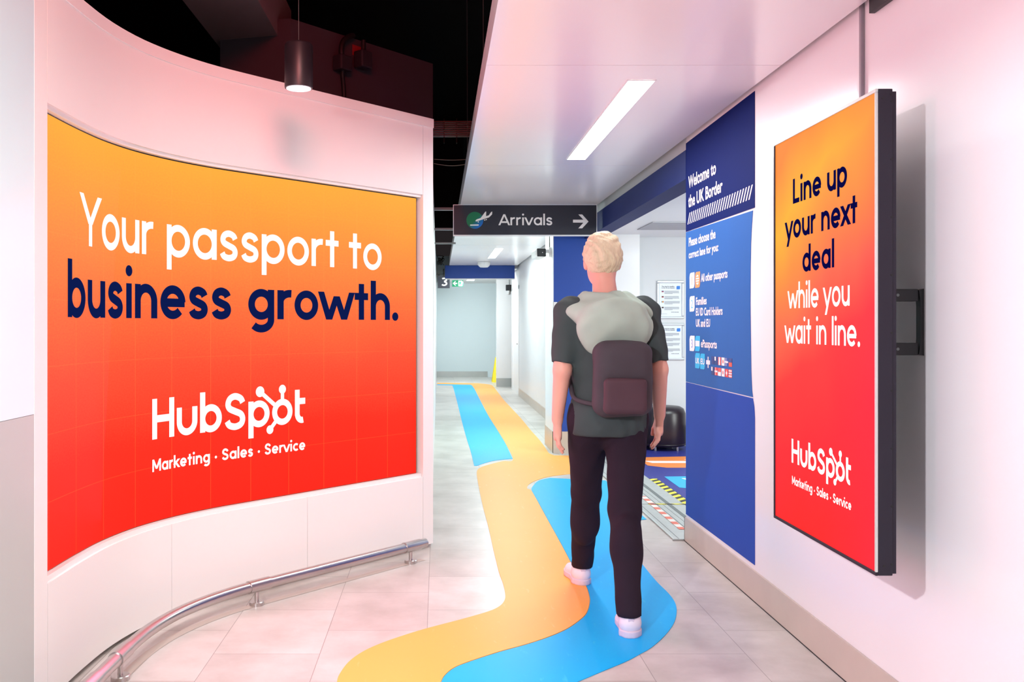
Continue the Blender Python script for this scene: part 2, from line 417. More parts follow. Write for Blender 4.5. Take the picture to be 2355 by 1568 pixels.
def screen_material(name, kind):
    """what the lit display shows: a vertical colour run in its own uv space"""
    m = bpy.data.materials.new(name); m.use_nodes = True; nt = m.node_tree; n = nt.nodes; L = nt.links; p = n['Principled BSDF']
    p.inputs['Base Color'].default_value = (.004,.004,.004,1); p.inputs['Roughness'].default_value = .7; p.inputs['Specular IOR Level'].default_value = .08
    uv = n.new('ShaderNodeUVMap'); sep = n.new('ShaderNodeSeparateXYZ'); L.new(uv.outputs[0], sep.inputs[0])
    def math_(op, a, b=None, c=None):
        q = n.new('ShaderNodeMath'); q.operation = op
        for i, v in enumerate((a, b, c)):
            if v is None: continue
            if isinstance(v, (int, float)): q.inputs[i].default_value = v
            else: L.new(v, q.inputs[i])
        return q.outputs[0]
    rp = n.new('ShaderNodeValToRGB'); el = rp.color_ramp.elements
    if kind == 'wall':
        stops = [(0,(255,34,16)), (.22,(255,46,24)), (.42,(255,82,50)), (.58,(255,112,58)), (.74,(255,142,64)), (.88,(255,162,62)), (1,(255,176,62))]
        grain = n.new('ShaderNodeTexNoise'); grain.inputs['Scale'].default_value = 240; grain.inputs['Detail'].default_value = 2; L.new(uv.outputs[0], grain.inputs['Vector'])
        big = n.new('ShaderNodeTexNoise'); big.inputs['Scale'].default_value = 3.0; big.inputs['Detail'].default_value = 3; L.new(uv.outputs[0], big.inputs['Vector'])
        val = math_('ADD', sep.outputs['Y'], math_('MULTIPLY', math_('SUBTRACT', grain.outputs['Fac'], .5), .16))
        val = math_('ADD', val, math_('MULTIPLY', math_('SUBTRACT', big.outputs['Fac'], .5), .10))
    else:
        stops = [(0,(255,38,34)), (.2,(255,44,52)), (.42,(255,62,60)), (.56,(255,112,78)), (.7,(255,150,64)), (.84,(255,182,52)), (1,(255,140,52))]
        big = n.new('ShaderNodeTexNoise'); big.inputs['Scale'].default_value = 2.0; big.inputs['Detail'].default_value = 2; L.new(uv.outputs[0], big.inputs['Vector'])
        val = math_('ADD', sep.outputs['Y'], math_('MULTIPLY', math_('SUBTRACT', big.outputs['Fac'], .5), .24))
        val = math_('SUBTRACT', val, math_('MULTIPLY', math_('SUBTRACT', sep.outputs['X'], .35), .20))
    while len(el) < len(stops): el.new(.5)
    for e, (t, c) in zip(sorted(el, key=lambda e: e.position), stops): pass
    for i, (t, c) in enumerate(stops): el[i].position = t; el[i].color = lin(c)+(1,)
    L.new(val, rp.inputs[0]); out = rp.outputs[0]
    if kind == 'wall':              # the fine joints between the 250 mm modules
        u = math_('MULTIPLY', sep.outputs['X'], 11.0); fu = math_('ABSOLUTE', math_('SUBTRACT', math_('FRACT', u), .5))
        ln = math_('GREATER_THAN', fu, .4945)
        v = math_('MULTIPLY', sep.outputs['Y'], 6.72); fv = math_('ABSOLUTE', math_('SUBTRACT', math_('FRACT', v), .5))
        wn = n.new('ShaderNodeTexWhiteNoise'); wn.noise_dimensions = '2D'
        cv = n.new('ShaderNodeCombineXYZ'); L.new(math_('FLOOR', u), cv.inputs[0]); L.new(math_('FLOOR', v), cv.inputs[1]); L.new(cv.outputs[0], wn.inputs['Vector'])
        ln2 = math_('MULTIPLY', math_('GREATER_THAN', fv, .495), .6)
        f = math_('MULTIPLY', math_('MAXIMUM', ln, ln2), .15)
        mx = n.new('ShaderNodeMix'); mx.data_type = 'RGBA'; mx.inputs['B'].default_value = lin((255,196,96))+(1,)
        L.new(f, mx.inputs['Factor']); L.new(out, mx.inputs['A']); out = mx.outputs['Result']
    else:                           # rosier towards the near edge
        f = math_('MULTIPLY', math_('POWER', sep.outputs['X'], 3.0), .34)
        mx = n.new('ShaderNodeMix'); mx.data_type = 'RGBA'; mx.inputs['B'].default_value = lin((255,40,84))+(1,)
        L.new(f, mx.inputs['Factor']); L.new(out, mx.inputs['A']); out = mx.outputs['Result']
    L.new(out, p.inputs['Emission Color']); p.inputs['Emission Strength'].default_value = 1.0
    return m
M_led = screen_material('led_picture', 'wall')
M_tv = screen_material('display_picture', 'tv')
M_led_white = mat('lit_white', (2,2,2), .9, spec=.0, emit=(255,255,255), es=1.15)
M_led_navy = mat('lit_navy', (2,2,3), .9, spec=.0, emit=(10,26,80), es=1.0)
M_led_navy2 = mat('lit_deep_navy', (2,2,3), .9, spec=.0, emit=(8,8,70), es=1.0)

# ------------------------------------------------------------------ the setting
XW = 1.575                      # face of the right-hand corridor wall
RAFT = 2.5375                   # underside of the white ceiling raft
def struct(mb, name, m, **k): return mb.build(name, m, kind='structure', **k)

struct(MB().box(-4, 5.5, -4, 26, -.05, 0), 'floor', M_floor)
struct(MB().box(-4.2, 5.5, -4, 26, 4.2, 4.3), 'ceiling', M_black)
struct(MB().box(XW, XW+.14, -4, 5.94, 0, 3.3), 'wall_right', M_gloss)
struct(MB().box(XW, XW+.14, 10.755, 18.2, 0, 2.9), 'wall_right_far', M_white)
struct(MB().box(1.49, XW+.3, 24.7, 24.75, 0, 2.6).box(-.05, 1.49, 24.7, 24.75, 0, 3.2), 'wall_end', M_pale)
struct(MB().box(-.16, -.045, 5.80, 24.7, 0, 2.62), 'wall_left_far', M_white)
struct(MB().box(-1.56, -1.404, -3, 3.258, 1.0615, 3.0), 'wall_left', M_cool)
struct(MB().box(-1.56, -1.404, -3, 3.258, 0, 1.06), 'wall_left_dado', M_dado)
struct(MB().box(-4.2, -4.1, -4, 26, 0, 4.2).box(5.4, 5.5, -4, 26, 0, 4.2).box(-4.2, 5.5, -4.1, -4, 0, 4.2), 'wall_back', M_black)
struct(MB().box(-4, -.05, 11.5, 11.6, 2.7, 4.2).box(-.05, .35, 13.0, 13.1, 2.7, 4.2), 'wall_void', M_black)
# white ceiling raft of the corridor, with its shadow-gap joints
raft = MB()
for y0, y1 in ((-2.0, 4.195), (4.2, 6.82), (6.825, 9.05), (9.07, 13.6), (13.605, 18.2)):
    raft.box(.215, 1.54, y0, y1, RAFT, RAFT+.13)
struct(raft, 'ceiling_raft', M_raft)
struct(MB().box(.18, XW-.02, 18.36, 24.7, 2.48, 2.56), 'ceiling_end', M_white)
# unseen baffle added to keep the spot's light off the upper wall
_d = Vector((2.825, 2.4, 0)).normalized(); _n = Vector((-_d.y, _d.x, 0)); _c = Vector((-1.25, .35, 0))
struct(MB().prism([_c-_d*.10-_n*.2+Vector((0,0,2.20)), _c-_d*.10+_n*.2+Vector((0,0,2.20)), _c+_d*.46+_n*.25+Vector((0,0,2.13)), _c+_d*.46-_n*.25+Vector((0,0,2.13))], (0,0,.008)), 'added_spot_baffle', M_black)
# opening to the lobby
struct(MB().box(XW-.002, XW+.16, 5.945, 10.05, 2.30, 2.485), 'trim_header', M_bluedark)
struct(MB().box(XW+.03, XW+.14, 5.945, 10.05, 2.49, 2.9), 'wall_over_opening', M_grey_wall)
struct(MB().box(XW+.165, 5.4, 5.0, 10.6, 2.37, 2.42), 'ceiling_lobby', M_white)
struct(MB().box(2.215, 5.4, 10.6, 10.7, 0, 2.37), 'wall_lobby', M_grey_wall)
struct(MB().box(1.66, 2.215, 10.28, 10.7, 0, 2.37), 'wall_lobby_pier', M_white)
struct(MB().box(1.80, 5.4, 5.0, 5.1, 0, 2.37), 'wall_lobby_front', M_grey_wall)
struct(MB().box(1.24, 1.655, 10.05, 10.75, 0, 2.53), 'pillar', M_blue)
struct(MB().box(1.232, 1.239, 10.045, 10.755, .23, 2.53).box(1.24, 1.275, 10.03, 10.049, .23, 1.62), 'trim_1', M_white)
struct(MB().box(1.225, 1.232, 10.03, 10.76, 0, .23).box(1.226, 1.656, 10.03, 10.048, 0, .23), 'baseboard_pillar', M_taupe)
struct(MB().box(1.658, 2.222, 10.262, 10.279, 0, .235).box(2.23, 5.4, 10.582, 10.599, 0, .235), 'baseboard_lobby', M_groove)
struct(MB().box(1.49, 1.80, 5.94, 5.95, 0, .01), 'trim_2', M_steel2)
# deep corridor: piers, recessed door, skirtings
struct(MB().box(1.305, 1.652, 20.9, 21.12, 0, 2.478), 'pillar_end', M_white)
struct(MB().box(1.59, 1.9, 20.01, 20.3, 0, 2.48).box(1.60, 1.68, 18.21, 20.0, 2.17, 2.9), 'wall_door_return', M_white)
door = MB().box(1.60, 1.66, 18.45, 19.95, .0, 2.10)
d = struct(door, 'door_1', M_white)
MB().box(1.585, 1.60, 18.40, 18.46, 0, 2.16).box(1.585, 1.60, 19.94, 20.0, 0, 2.16).box(1.585, 1.60, 18.40, 20.0, 2.10, 2.16).build('door_frame', M_white, d)
MB().tube([(1.57, 18.6, 1.0), (1.57, 18.75, 1.0)], .012).build('door_handle', M_steel, d)
struct(MB().box(XW-.012, XW-.001, 10.76, 18.2, 0, .15), 'baseboard_right_far', M_taupe)
struct(MB().box(-.043, 1.30, 24.68, 24.699, 0, .155), 'baseboard_end', M_steel2)
struct(MB().box(1.295, 1.655, 20.88, 20.899, 0, .19), 'baseboard_pillar_end', M_steel2)
struct(MB().box(XW-.010, XW-.001, -3, 5.95, .004, .152).box(XW-.010, XW+.14, 5.941, 5.95, .004, .152), 'baseboard_right', M_taupe)
struct(MB().box(XW-.012, XW-.002, -3, 5.95, 0, .004), 'trim_3', M_cable)
# dark roof void over the video wall
struct(MB().prism([(-1.44,3.0,3.2),(-1.015,3.0,3.2),(-1.015,6.45,3.2),(-1.44,6.9,3.2)], (0,0,.34)), 'beam', M_duct)
struct(MB().prism([(-.93,5.88,2.3),(-.04,6.9,2.3),(-.04,6.9,3.30),(-.93,5.88,3.30)], (-.05,.04,0)).prism([(-1.4,6.0,2.3),(-.93,5.88,2.3),(-.93,5.88,3.30),(-1.4,6.0,3.32)], (0,.06,0)), 'wall_housing_back', M_dark)
struct(MB().box(-.04, .35, 9.2, 9.26, 2.505, 2.53).box(-.04, .20, 9.5, 9.56, 2.34, 2.36).box(-.04, .19, 10.2, 10.26, 2.26, 2.275), 'beam_steel', M_groove)

# ------------------------------------------------------------------ curved video wall
P0 = [(-1.4365,3.448),(-1.432,3.69),(-1.412,3.94),(-1.356,4.182),(-1.258,4.408),(-1.128,4.613),(-.970,4.800),(-.803,4.985),(-.636,5.172),(-.468,5.358),(-.300,5.543),(-.136,5.726)]
fine = [Vector(p) for p in smooth_path(P0, 10)]
acc = [0.0]
for a, b in zip(fine, fine[1:]): acc.append(acc[-1]+(b-a).length)
LEN = acc[-1]
def curve(s):                   # point and viewer-side normal at arc length s
    if s <= 0: i, t = 0, s/(acc[1]-acc[0])
    elif s >= LEN: i = len(fine)-2; t = (s-acc[i])/(acc[i+1]-acc[i])
    else:
        i = max(k for k in range(len(acc)-1) if acc[k] <= s); t = (s-acc[i])/(acc[i+1]-acc[i])
    p = fine[i].lerp(fine[i+1], t)
    a = max(0, i-1); b = min(len(fine)-1, i+2); tg = (fine[b]-fine[a]).normalized()
    return p, Vector((tg.y, -tg.x))
def cmap(off):
    def f(s, z):
        p, nrm = curve(s); q = p+nrm*off; return (q.x, q.y, z)
    return f
def s_at(px):                   # arc length whose vertical line is seen at a pixel column
    lo, hi = 0.0, LEN
    for _ in range(40):
        mid = (lo+hi)/2; p, _n = curve(mid)
        if VX+F*p.x/p.y < px: lo = mid
        else: hi = mid
    return lo
def strip_slab(mb, s0, s1, z0, z1, o0, o1, n=48):
    b = len(mb.v); A = [s0+(s1-s0)*i/n for i in range(n+1)]
    for s in A:
        mb.v += [cmap(o1)(s, z0), cmap(o1)(s, z1), cmap(o0)(s, z1), cmap(o0)(s, z0)]
    for i in range(n):
        for k in range(4):
            mb.f.append((b+i*4+k, b+i*4+(k+1) % 4, b+(i+1)*4+(k+1) % 4, b+(i+1)*4+k))
    mb.f += [(b, b+1, b+2, b+3), (b+n*4+3, b+n*4+2, b+n*4+1, b+n*4)]
    return mb
ZB, ZT = .467, 2.147
OF = .036
vw = empty('video_wall', (-1.0, 4.8, 0), 'curved white video wall showing an orange and red advert, along the left of the corridor', 'video wall')
SL, SR = -.092, LEN+.022
fas = strip_slab(MB(), SL, SR, ZT+.022, 2.59, -.10, OF).build('upper_fascia', M_hous, vw, smooth=True)
low = MB()
for a, b in ((SL, .95), (.953, 1.83), (1.833, SR)): strip_slab(low, a, b, .022, ZB-.024, -.10, OF, 30)
low.build('lower_panel', M_hous, vw, smooth=True)
strip_slab(MB(), -.20, SL-.003, .022, 2.59, -.10, OF, 6).build('end_trim', M_hous, vw)
strip_slab(MB(), SR+.003, LEN+.115, .022, 2.59, -.10, OF, 6).build('end_trim', M_hous, vw)
strip_slab(MB(), -.20, LEN+.115, 2.59, 2.645, -.12, OF+.006).build('top_lip', M_hous, vw, smooth=True)
rv = strip_slab(MB(), SL, SR, ZT+.006, ZT+.022, -.10, .022)
strip_slab(rv, SL, SR, ZB-.024, ZB-.003, -.10, .024)
rv.build('screen_surround', M_hous, vw, smooth=True)
strip_slab(MB(), -.15, LEN+.09, .0, .022, -.10, -.02).build('plinth', M_cable, vw)
scr = MB(); n = 110; uvs = []
for i in range(n+1):
    s = -.05+(LEN+.05)*i/n
    for z in (ZB, ZT): scr.v.append(cmap(0)(s, z)); uvs.append((s/LEN, (z-ZB)/(ZT-ZB)))
for i in range(n): scr.f.append((2*i, 2*i+2, 2*i+3, 2*i+1))
screen = scr.build('screen', M_led, vw, uv=uvs)
strip_slab(MB(), -.05, LEN+.004, ZB-.002, ZT+.004, -.09, -.003).build('screen_cabinet', M_blackplastic, vw)
LM = cmap(.002)
Wm, Wb = .215, .262
for txt, a, b, zb, xh, w, m in (('Your', 182, 352, 1.693, .149, Wm, M_led_white), ('passport', 383, 778, 1.695, .149, Wm, M_led_white),
        ('to', 802, 877, 1.695, .149, Wm, M_led_white), ('business', 154.7, 530.8, 1.402, .154, Wb, M_led_navy), ('growth.', 570.4, 915.5, 1.402, .154, Wb, M_led_navy)):
    sh, _ = word_shapes(txt, w); lettering(sh, w, (s_at(a), s_at(b), zb), xh, LM, 'lettering', m, screen)
hub_lettering(.25, (s_at(349.4), s_at(701.4), .845), .133, LM, 'logo', M_led_white, screen)
sh, _ = word_shapes('Marketing * Sales * Service', .27, .15); lettering(sh, .27, (s_at(349.4), s_at(701.4), .696), .0405, LM, 'lettering', M_led_white, screen)

# stainless bumper rail standing before the video wall
rail = empty('bumper_rail', (-.9, 4.6, 0), 'low stainless steel tube rail on short floor posts in front of the curved video wall', 'rail')
RO = .205; RZ = .095
def on_rail(s): p, nr = curve(s); q = p+nr*RO; return (q.x, q.y, RZ)
MB().tube([on_rail(-.55+(LEN+.41)*i/70) for i in range(71)], .027, 20).build('tube', M_steel, rail, smooth=True)
def rail_s(px):
    return min((k*.004-.4 for k in range(830)), key=lambda s: abs(VX+F*on_rail(s)[0]/on_rail(s)[1]-px))
for px in (277, 590, 945):
    s = rail_s(px); p = on_rail(s)
    po = MB().tube([(p[0], p[1], 0.02), (p[0], p[1], RZ-.02)], .011, 16).build('post', M_steel, rail, smooth=True)
    MB().lathe((p[0], p[1], 0), [(.036,0),(.036,.017),(.033,.020),(.012,.020)], 28).build('base_flange', M_steel, po, smooth=True)
    MB().tube([on_rail(s+.13*(i/8-.42)) for i in range(9)], .031, 20).build('sleeve', M_steel, rail, smooth=True)
s = rail_s(205); MB().tube([on_rail(s+.13*(i/8-.5)) for i in range(9)], .031, 20).build('sleeve', M_steel, rail, smooth=True)
M_inlay = mat('taupe_inlay', (188,174,164), .35, var=.06)
inl = MB(); n = 60
for i in range(n+1):
    s = -.3+(LEN+.14)*i/n
    for o in (RO-.022, RO+.022):
        p, nr = curve(s); q = p+nr*o; inl.v.append((q.x, q.y, .0012))
for i in range(n): inl.f.append((2*i, 2*i+1, 2*i+3, 2*i+2))
tag(inl.build('floor_inlay', M_inlay, kind='structure'))

# ------------------------------------------------------------------ coloured floor vinyl
def floor_sheet(px, z): return [at_z(x, y, z) for x, y in px]
ORANGE = [(775,1568),(780,1551),(801.6,1521.7),(834,1498),(877.7,1478),(935.6,1458),(986,1443),(1066,1422),(1124,1405),(1149,1393),(1160,1380),(1162,1366),(1156.7,1340.6),(1147.6,1315),(1135,1264),(1124,1214),(1109.6,1159),(1098.7,1105),(1097,1083),(1106,1074),(1127.7,1067),(1156.7,1060),(1180,1056),
 (1162.5,1019),(1142.6,986),(1122.7,954),(1102.8,916),(1092.9,896.4),(1086,886.4),(1081,884),(1005.5,882.8),(1005.5,879.8),(1099.5,881),(1126,884),(1134,888),(1146,903),(1159,919.6),(1175.8,937.8),(1199,962.7),(1220.6,989),(1238.8,1009),(1250.4,1024),(1257,1034),(1263,1042),(1275,1046.8),(1336,1047.5),(1377,1083),(1331,1087.5),(1265,1095),(1232.7,1104.5),(1216,1113.6),(1212.7,1122.7),(1221.8,1127),
 (1232.7,1146),(1254.5,1186),(1291,1252),(1320,1306),(1345.5,1343),(1354.5,1368),(1355.6,1386),(1349,1408),(1334,1424),(1305,1444),(1265,1462),(1211,1480),(1146,1498),(1073,1522),(1041,1536),(1021,1554),(1013.5,1568)]
pts = floor_sheet(ORANGE, .003); pts = [pts[0]]+pts+[pts[-1]]+[(pts[-1][0]-.06, 1.8, .003), (pts[0][0]-.10, 1.8, .003)]
thing(MB().prism(rounded(pts), (0,0,-.002)), 'floor_stripe', M_orange, 'orange vinyl guide path winding along the corridor floor', 'floor stripe', 'guide paths on the floor')
BLUE = [(1015,1568),(1022.5,1554),(1042,1537.5),(1074,1523.5),(1147,1499.5),(1212,1481.5),(1266,1463.5),(1306,1445.5),(1335.5,1425),(1350.5,1409),(1357,1386),(1356,1368),(1346.5,1343),(1321,1306),(1292,1252),(1255.5,1186),(1233.7,1146),(1222.5,1127),(1227,1115.5),(1240,1104.5),(1265,1098.5),(1331,1102),(1393,1104.5),(1425,1139),(1487,1193.6),(1454.5,1197),(1429,1204.5),(1414.5,1210),(1412.7,1217),(1422,1232),(1432.7,1241),(1476,1295.5),(1509,1335.5),(1538,1364.5),(1552.7,1386),(1556,1408),(1549,1433.6),(1527,1462.7),(1498,1488),(1472.7,1502.7),(1440,1520),(1380,1545),(1326,1568)]
pts = floor_sheet(BLUE, .003); pts = [pts[0]]+pts+[pts[-1]]+[(pts[-1][0]-.30, 1.8, .003), (pts[0][0]-.055, 1.8, .003)]
thing(MB().prism(rounded(pts), (0,0,-.002)), 'floor_stripe', M_sky, 'wide bright blue vinyl guide path under the walking person', 'floor stripe', 'guide paths on the floor')
SKY = [(1005.5,883.3),(1081,884.5),(1085.5,886.8),(1092.3,896.6),(1102,916),(1122,954),(1142,986),(1162,1019),(1179,1054.4),(1141,1058),(1116,1064),(1097.8,1070.5),(1090.4,1070.5),(1083,1039),(1074.6,1012.5),(1066,982.6),(1058,951),(1049.8,918),(1043,893),(1039.8,885.8),(1005.5,885)]
thing(MB().prism(rounded(floor_sheet(SKY, .003)), (0,0,-.002)), 'floor_stripe', M_sky, 'long blue vinyl strip running to the far end of the corridor', 'floor stripe', 'guide paths on the floor')

# ------------------------------------------------------------------ lobby beyond the opening
tag(MB().box(1.87, 5.39, 5.11, 10.58, .0005, .004).build('floor_lobby', M_lobbyfloor, kind='structure'))
th = empty('threshold_track', (1.68, 8.0, 0), 'wide metal threshold track on the floor of the opening beside the blue welcome panel', 'threshold')
MB().box(1.497, 1.868, 5.952, 10.02, .001, .012).build('plate', M_alu, th, bevel=.004)
MB().box(1.735, 1.765, 5.953, 10.02, .0125, .0135).box(1.655, 1.659, 5.953, 10.02, .0125, .0132).box(1.53, 1.533, 5.953, 10.02, .0125, .0132).box(1.70,1.702,5.953,10.02,.0125,.0132).box(1.5, 1.866, 7.10, 7.106, .0125, .0132).build('groove', M_groove, th)

def hazard(name, cA, cB, per, axis='y'):
    m = mat(name, cA, .45); nt = m.node_tree; n = nt.nodes; p = n['Principled BSDF']
    g = n.new('ShaderNodeNewGeometry'); sp = n.new('ShaderNodeSeparateXYZ'); nt.links.new(g.outputs['Position'], sp.inputs[0])
    a = n.new('ShaderNodeMath'); a.operation = 'MULTIPLY_ADD'; a.inputs[1].default_value = 0 if axis == 'y' else 1
    nt.links.new(sp.outputs['X'], a.inputs[0]); nt.links.new(sp.outputs['Y'], a.inputs[2])
    if axis == 'd': a.inputs[1].default_value = -1.0
    w = n.new('ShaderNodeMath'); w.operation = 'DIVIDE'; w.inputs[1].default_value = per; nt.links.new(a.outputs[0], w.inputs[0])
    f = n.new('ShaderNodeMath'); f.operation = 'FRACT'; nt.links.new(w.outputs[0], f.inputs[0])
    k = n.new('ShaderNodeMath'); k.operation = 'GREATER_THAN'; k.inputs[1].default_value = .5; nt.links.new(f.outputs[0], k.inputs[0])
    mx = n.new('ShaderNodeMix'); mx.data_type = 'RGBA'; mx.inputs['A'].default_value = lin(cA)+(1,); mx.inputs['B'].default_value = lin(cB)+(1,)
    nt.links.new(k.outputs[0], mx.inputs['Factor']); nt.links.new(mx.outputs['Result'], p.inputs['Base Color']); return m
M_haz = hazard('hazard_yellow_black', (240,228,60), (34,32,30), .135, 'd')
M_haz2 = hazard('hazard_cross', (240,228,60), (34,32,30), .12, 'x')
M_rw = hazard('red_white_tape', (232,226,220), (224,112,92), .17, 'y')
thing(MB().box(1.872, 1.945, 7.0, 8.32, .0045, .006), 'hazard_tape', M_haz, 'broad yellow and black striped floor tape along the edge of the navy lobby floor', 'floor tape')
thing(MB().box(1.595, 1.87, 7.085, 7.115, .0136, .0145), 'hazard_tape', M_haz2, 'thin yellow and black tape laid across the metal threshold track', 'floor tape')
thing(MB().box(1.602, 1.645, 6.22, 7.42, .0136, .0144), 'marking_tape', M_rw, 'red and white striped tape running along the metal threshold track', 'floor tape')

ar = empty('floor_arrow', (2.6, 9.3, .004), 'orange arrow with a white line printed on the navy lobby floor before the stool', 'floor arrow')
MB().prism([(2.05,9.66,.0045),(2.04,9.11,.0045),(2.19,8.97,.0045),(3.5,8.97,.0045),(3.7,9.3,.0045),(3.5,9.74,.0045),(2.6,9.74,.0045)], (0,0,.001)).build('arrow_body', M_orangeprint, ar)
MB().prism([(2.07,9.41,.0057),(2.12,9.27,.0057),(3.3,9.27,.0057),(3.3,9.38,.0057)], (0,0,.0006)).prism([(2.50,9.52,.0057),(2.56,9.40,.0057),(3.3,9.40,.0057),(3.3,9.52,.0057)], (0,0,.0005)).build('white_line', M_print_white, ar)
ar = empty('floor_arrow', (2.5, 8.1, .004), 'cyan arrow printed on the navy lobby floor, nearer than the orange one', 'floor arrow')
MB().prism([(2.04,8.44,.0045),(2.03,7.87,.0045),(2.16,7.80,.0045),(3.4,7.80,.0045),(3.6,8.1,.0045),(3.4,8.47,.0045),(2.5,8.47,.0045)], (0,0,.001)).build('arrow_body', M_cyanprint, ar)
MB().prism([(2.17,8.34,.0057),(2.24,8.08,.0057),(3.2,8.08,.0057),(3.2,8.34,.0057)], (0,0,.0006)).build('white_line', M_print_white, ar)

st = empty('ottoman', (2.49, 10.33, .004), 'round black leather ottoman on short metal feet by the lobby wall', 'stool')
R0 = .235
MB().lathe((2.49, 10.33, 0), [(.19,.045),(R0-.012,.05),(R0,.075),(R0+.003,.25),(R0,.405),(R0-.02,.455),(R0-.06,.478),(.09,.486),(.0,.486)], 48).build('seat_body', M_leather, st, smooth=True)
rim = MB()
rim.tube([(2.49+(R0+.002)*math.cos(a*math.pi/24), 10.33+(R0+.002)*math.sin(a*math.pi/24), .072) for a in range(49)], .006, 8, False)
rim.build('piping', M_leather, st, smooth=True)
for a in (225, 315, 45, 135):
    MB().tube([(2.49+.17*math.cos(math.radians(a)), 10.33+.17*math.sin(math.radians(a)), z) for z in (.005, .05)], .016, 14).build('leg', M_steel, st, smooth=True)

def poster(zb, zt, x0, x1, label, flags, tilt):
    y = 10.599; t = empty('poster_frame', ((x0+x1)/2, y, zb), label, 'framed notice', 'framed travel notices')
    fr = MB(); w = .028
    for a, b, c, d_ in ((x0,x1,zt-w,zt),(x0,x1,zb,zb+w),(x0,x0+w,zb+w,zt-w),(x1-w,x1,zb+w,zt-w)): fr.box(a, b, y-.022, y, c, d_)
    fr.build('frame', mat('snap_frame', (206,212,216), .35, metal=.5), t, bevel=.008)
    MB().box(x0+w*.8, x1-w*.8, y-.008, y-.001, zb+w*.8, zt-w*.8).build('notice_sheet', mat('notice_paper', (226,232,238), .35), t)
    W_, H_ = x1-x0, zt-zb
    mp = lambda u, v: (x0+u, y-.0095, zb+v)
    sh = t.children[-1]
    L0 = .055
    font_text('The rules for travelling', .011, mp, L0, H_*.835, 'heading', M_darkink, t, .02, L0+W_*.47)
    font_text('to the UK are changing', .011, mp, L0, H_*.797, 'heading', M_darkink, t, .02, L0+W_*.48)
    MB().poly([mp(W_*.72+a*W_*.13, H_*.77+b*H_*.09) for a, b in ((0,0),(.82,0),(1,.15),(1,1),(.18,1),(0,.85))]).build('badge', mat('badge_blue', (36,120,210), .5), t)
    body = MB()
    for r_, v in enumerate((.72, .58, .45, .30)):
        for k in range(4):
            L = W_*(.52+.05*random.random()) if k < 3 else W_*.3
            body.poly([mp(L0+W_*.10, H_*(v-k*.022)), mp(L0+W_*.10+L, H_*(v-k*.022)), mp(L0+W_*.10+L, H_*(v-k*.022+.009)), mp(L0+W_*.10, H_*(v-k*.022+.009))])
    body.build('small_print', M_ink, t)
    for v, cols in zip((.715, .575, .445, .295), flags):
        horiz = cols[0] == 'h'; cs = cols[1:]; k = len(cs)
        for i, c in enumerate(cs):
            u0, u1, v0, v1 = L0, L0+W_*.075, H_*v-.008, H_*v+.008
            if horiz: v1_ = v1-(v1-v0)*i/k; v0_ = v1-(v1-v0)*(i+1)/k; q = [(u0,v0_),(u1,v0_),(u1,v1_),(u0,v1_)]
            else: a = u0+(u1-u0)*i/k; b = u0+(u1-u0)*(i+1)/k; q = [(a,v0),(b,v0),(b,v1),(a,v1)]
            MB().poly([mp(*p) for p in q]).build('flag', mat('flag_ink', c, .6), t)
    font_text('www.gov.uk', .010, mp, W_*.52, H_*.165, 'web_address', M_darkink, t, .02, W_*.80)
    font_text('Border Force', .006, mp, L0, H_*.125, 'crest_text', M_ink, t, 0, L0+W_*.20)
poster(1.444, 1.877, 2.475, 2.785, 'silver framed travel rules notice, the upper one of two on the lobby wall',
       (('h',(60,60,120),(190,60,70)), ('h',(40,30,30),(170,40,40)), ('v',(50,60,110),(225,190,60),(190,50,60)), ('h',(60,50,50),(70,60,60),(90,60,60))), 0)
poster(.976, 1.396, 2.478, 2.788, 'silver framed travel rules notice, the lower one of two above the black stool',
       (('h',(120,70,50),(90,60,50)), ('h',(170,70,70),(235,235,235),(60,50,50)), ('v',(30,30,60),(235,235,235),(180,60,60)), ('h',(40,30,30),(170,50,40),(190,150,60))), 0)
struct(MB().box(2.07, 4.2, 9.03, 9.73, 2.362, 2.369), 'trim_ceiling_panel', mat('panel_grey', (176,176,180), .6))

# ------------------------------------------------------------------ welcome panel on the right-hand wall
wp = empty('welcome_panel', (XW, 5.3, .16), 'tall navy wall panel welcoming travellers and listing passport lanes', 'wall panel')
PX = XW-.0025
def pm(px, py): Y = PX*F/(px-VX); return (PX, Y, EYE+(VY-py)*Y/F)
yN, yF_ = 4.648, 5.938
def seam(px, py): return pm(px, py)[2]
up = [(PX,yF_,2.525),(PX,yN,2.535),(PX,yN,seam(1733,478)),(PX,yF_,seam(1580,532))]
MB().prism(up, (.002,0,0)).build('upper_sheet', mat('navy_sheet', (8,26,94), .7, spec=.08, var=.06, scale=4), wp)
edge = [pm(x, y) for x, y in ((1731,484),(1728.5,520),(1726.5,560),(1725.5,620),(1725,700),(1726,780),(1727,850),(1729,898),(1731,913))]
mid = [(PX,yF_,seam(1580,532)-.003)]+edge+[(PX,yF_,seam(1580,878))]
MB().prism(mid, (.002,0,0)).build('middle_sheet', mat('mid_blue_sheet', (46,100,172), .6, spec=.15, var=.06, scale=3), wp)
low_ = [(PX,yF_,seam(1580,878)-.003),pm(1731,916),pm(1734,935),(PX,yN,seam(1735,960)),(PX,yN,.178),(PX,yF_,.172)]
MB().prism(low_, (.002,0,0)).build('lower_sheet', mat('royal_blue_sheet', (38,76,172), .6, spec=.15, var=.06, scale=3), wp)
PT = PX-.0012
def pu(px): return PT*F/(px-VX)            # depth seen at a pixel column
def pz(px, py): Y = pu(px); return EYE+(VY-py)*Y/F
pmap = lambda u, v: (PT, -u, v)            # reading direction runs towards the camera
def ptext(t, px0, px1, pxb, pyb, cap, bold=.024, m=None):
    font_text(t, cap, pmap, -pu(px0), pz(pxb, pyb), 'lettering', m or M_print_white, wp, bold, -pu(px1))
ptext('Welcome to', 1583, 1646.5, 1585, 432, .073)
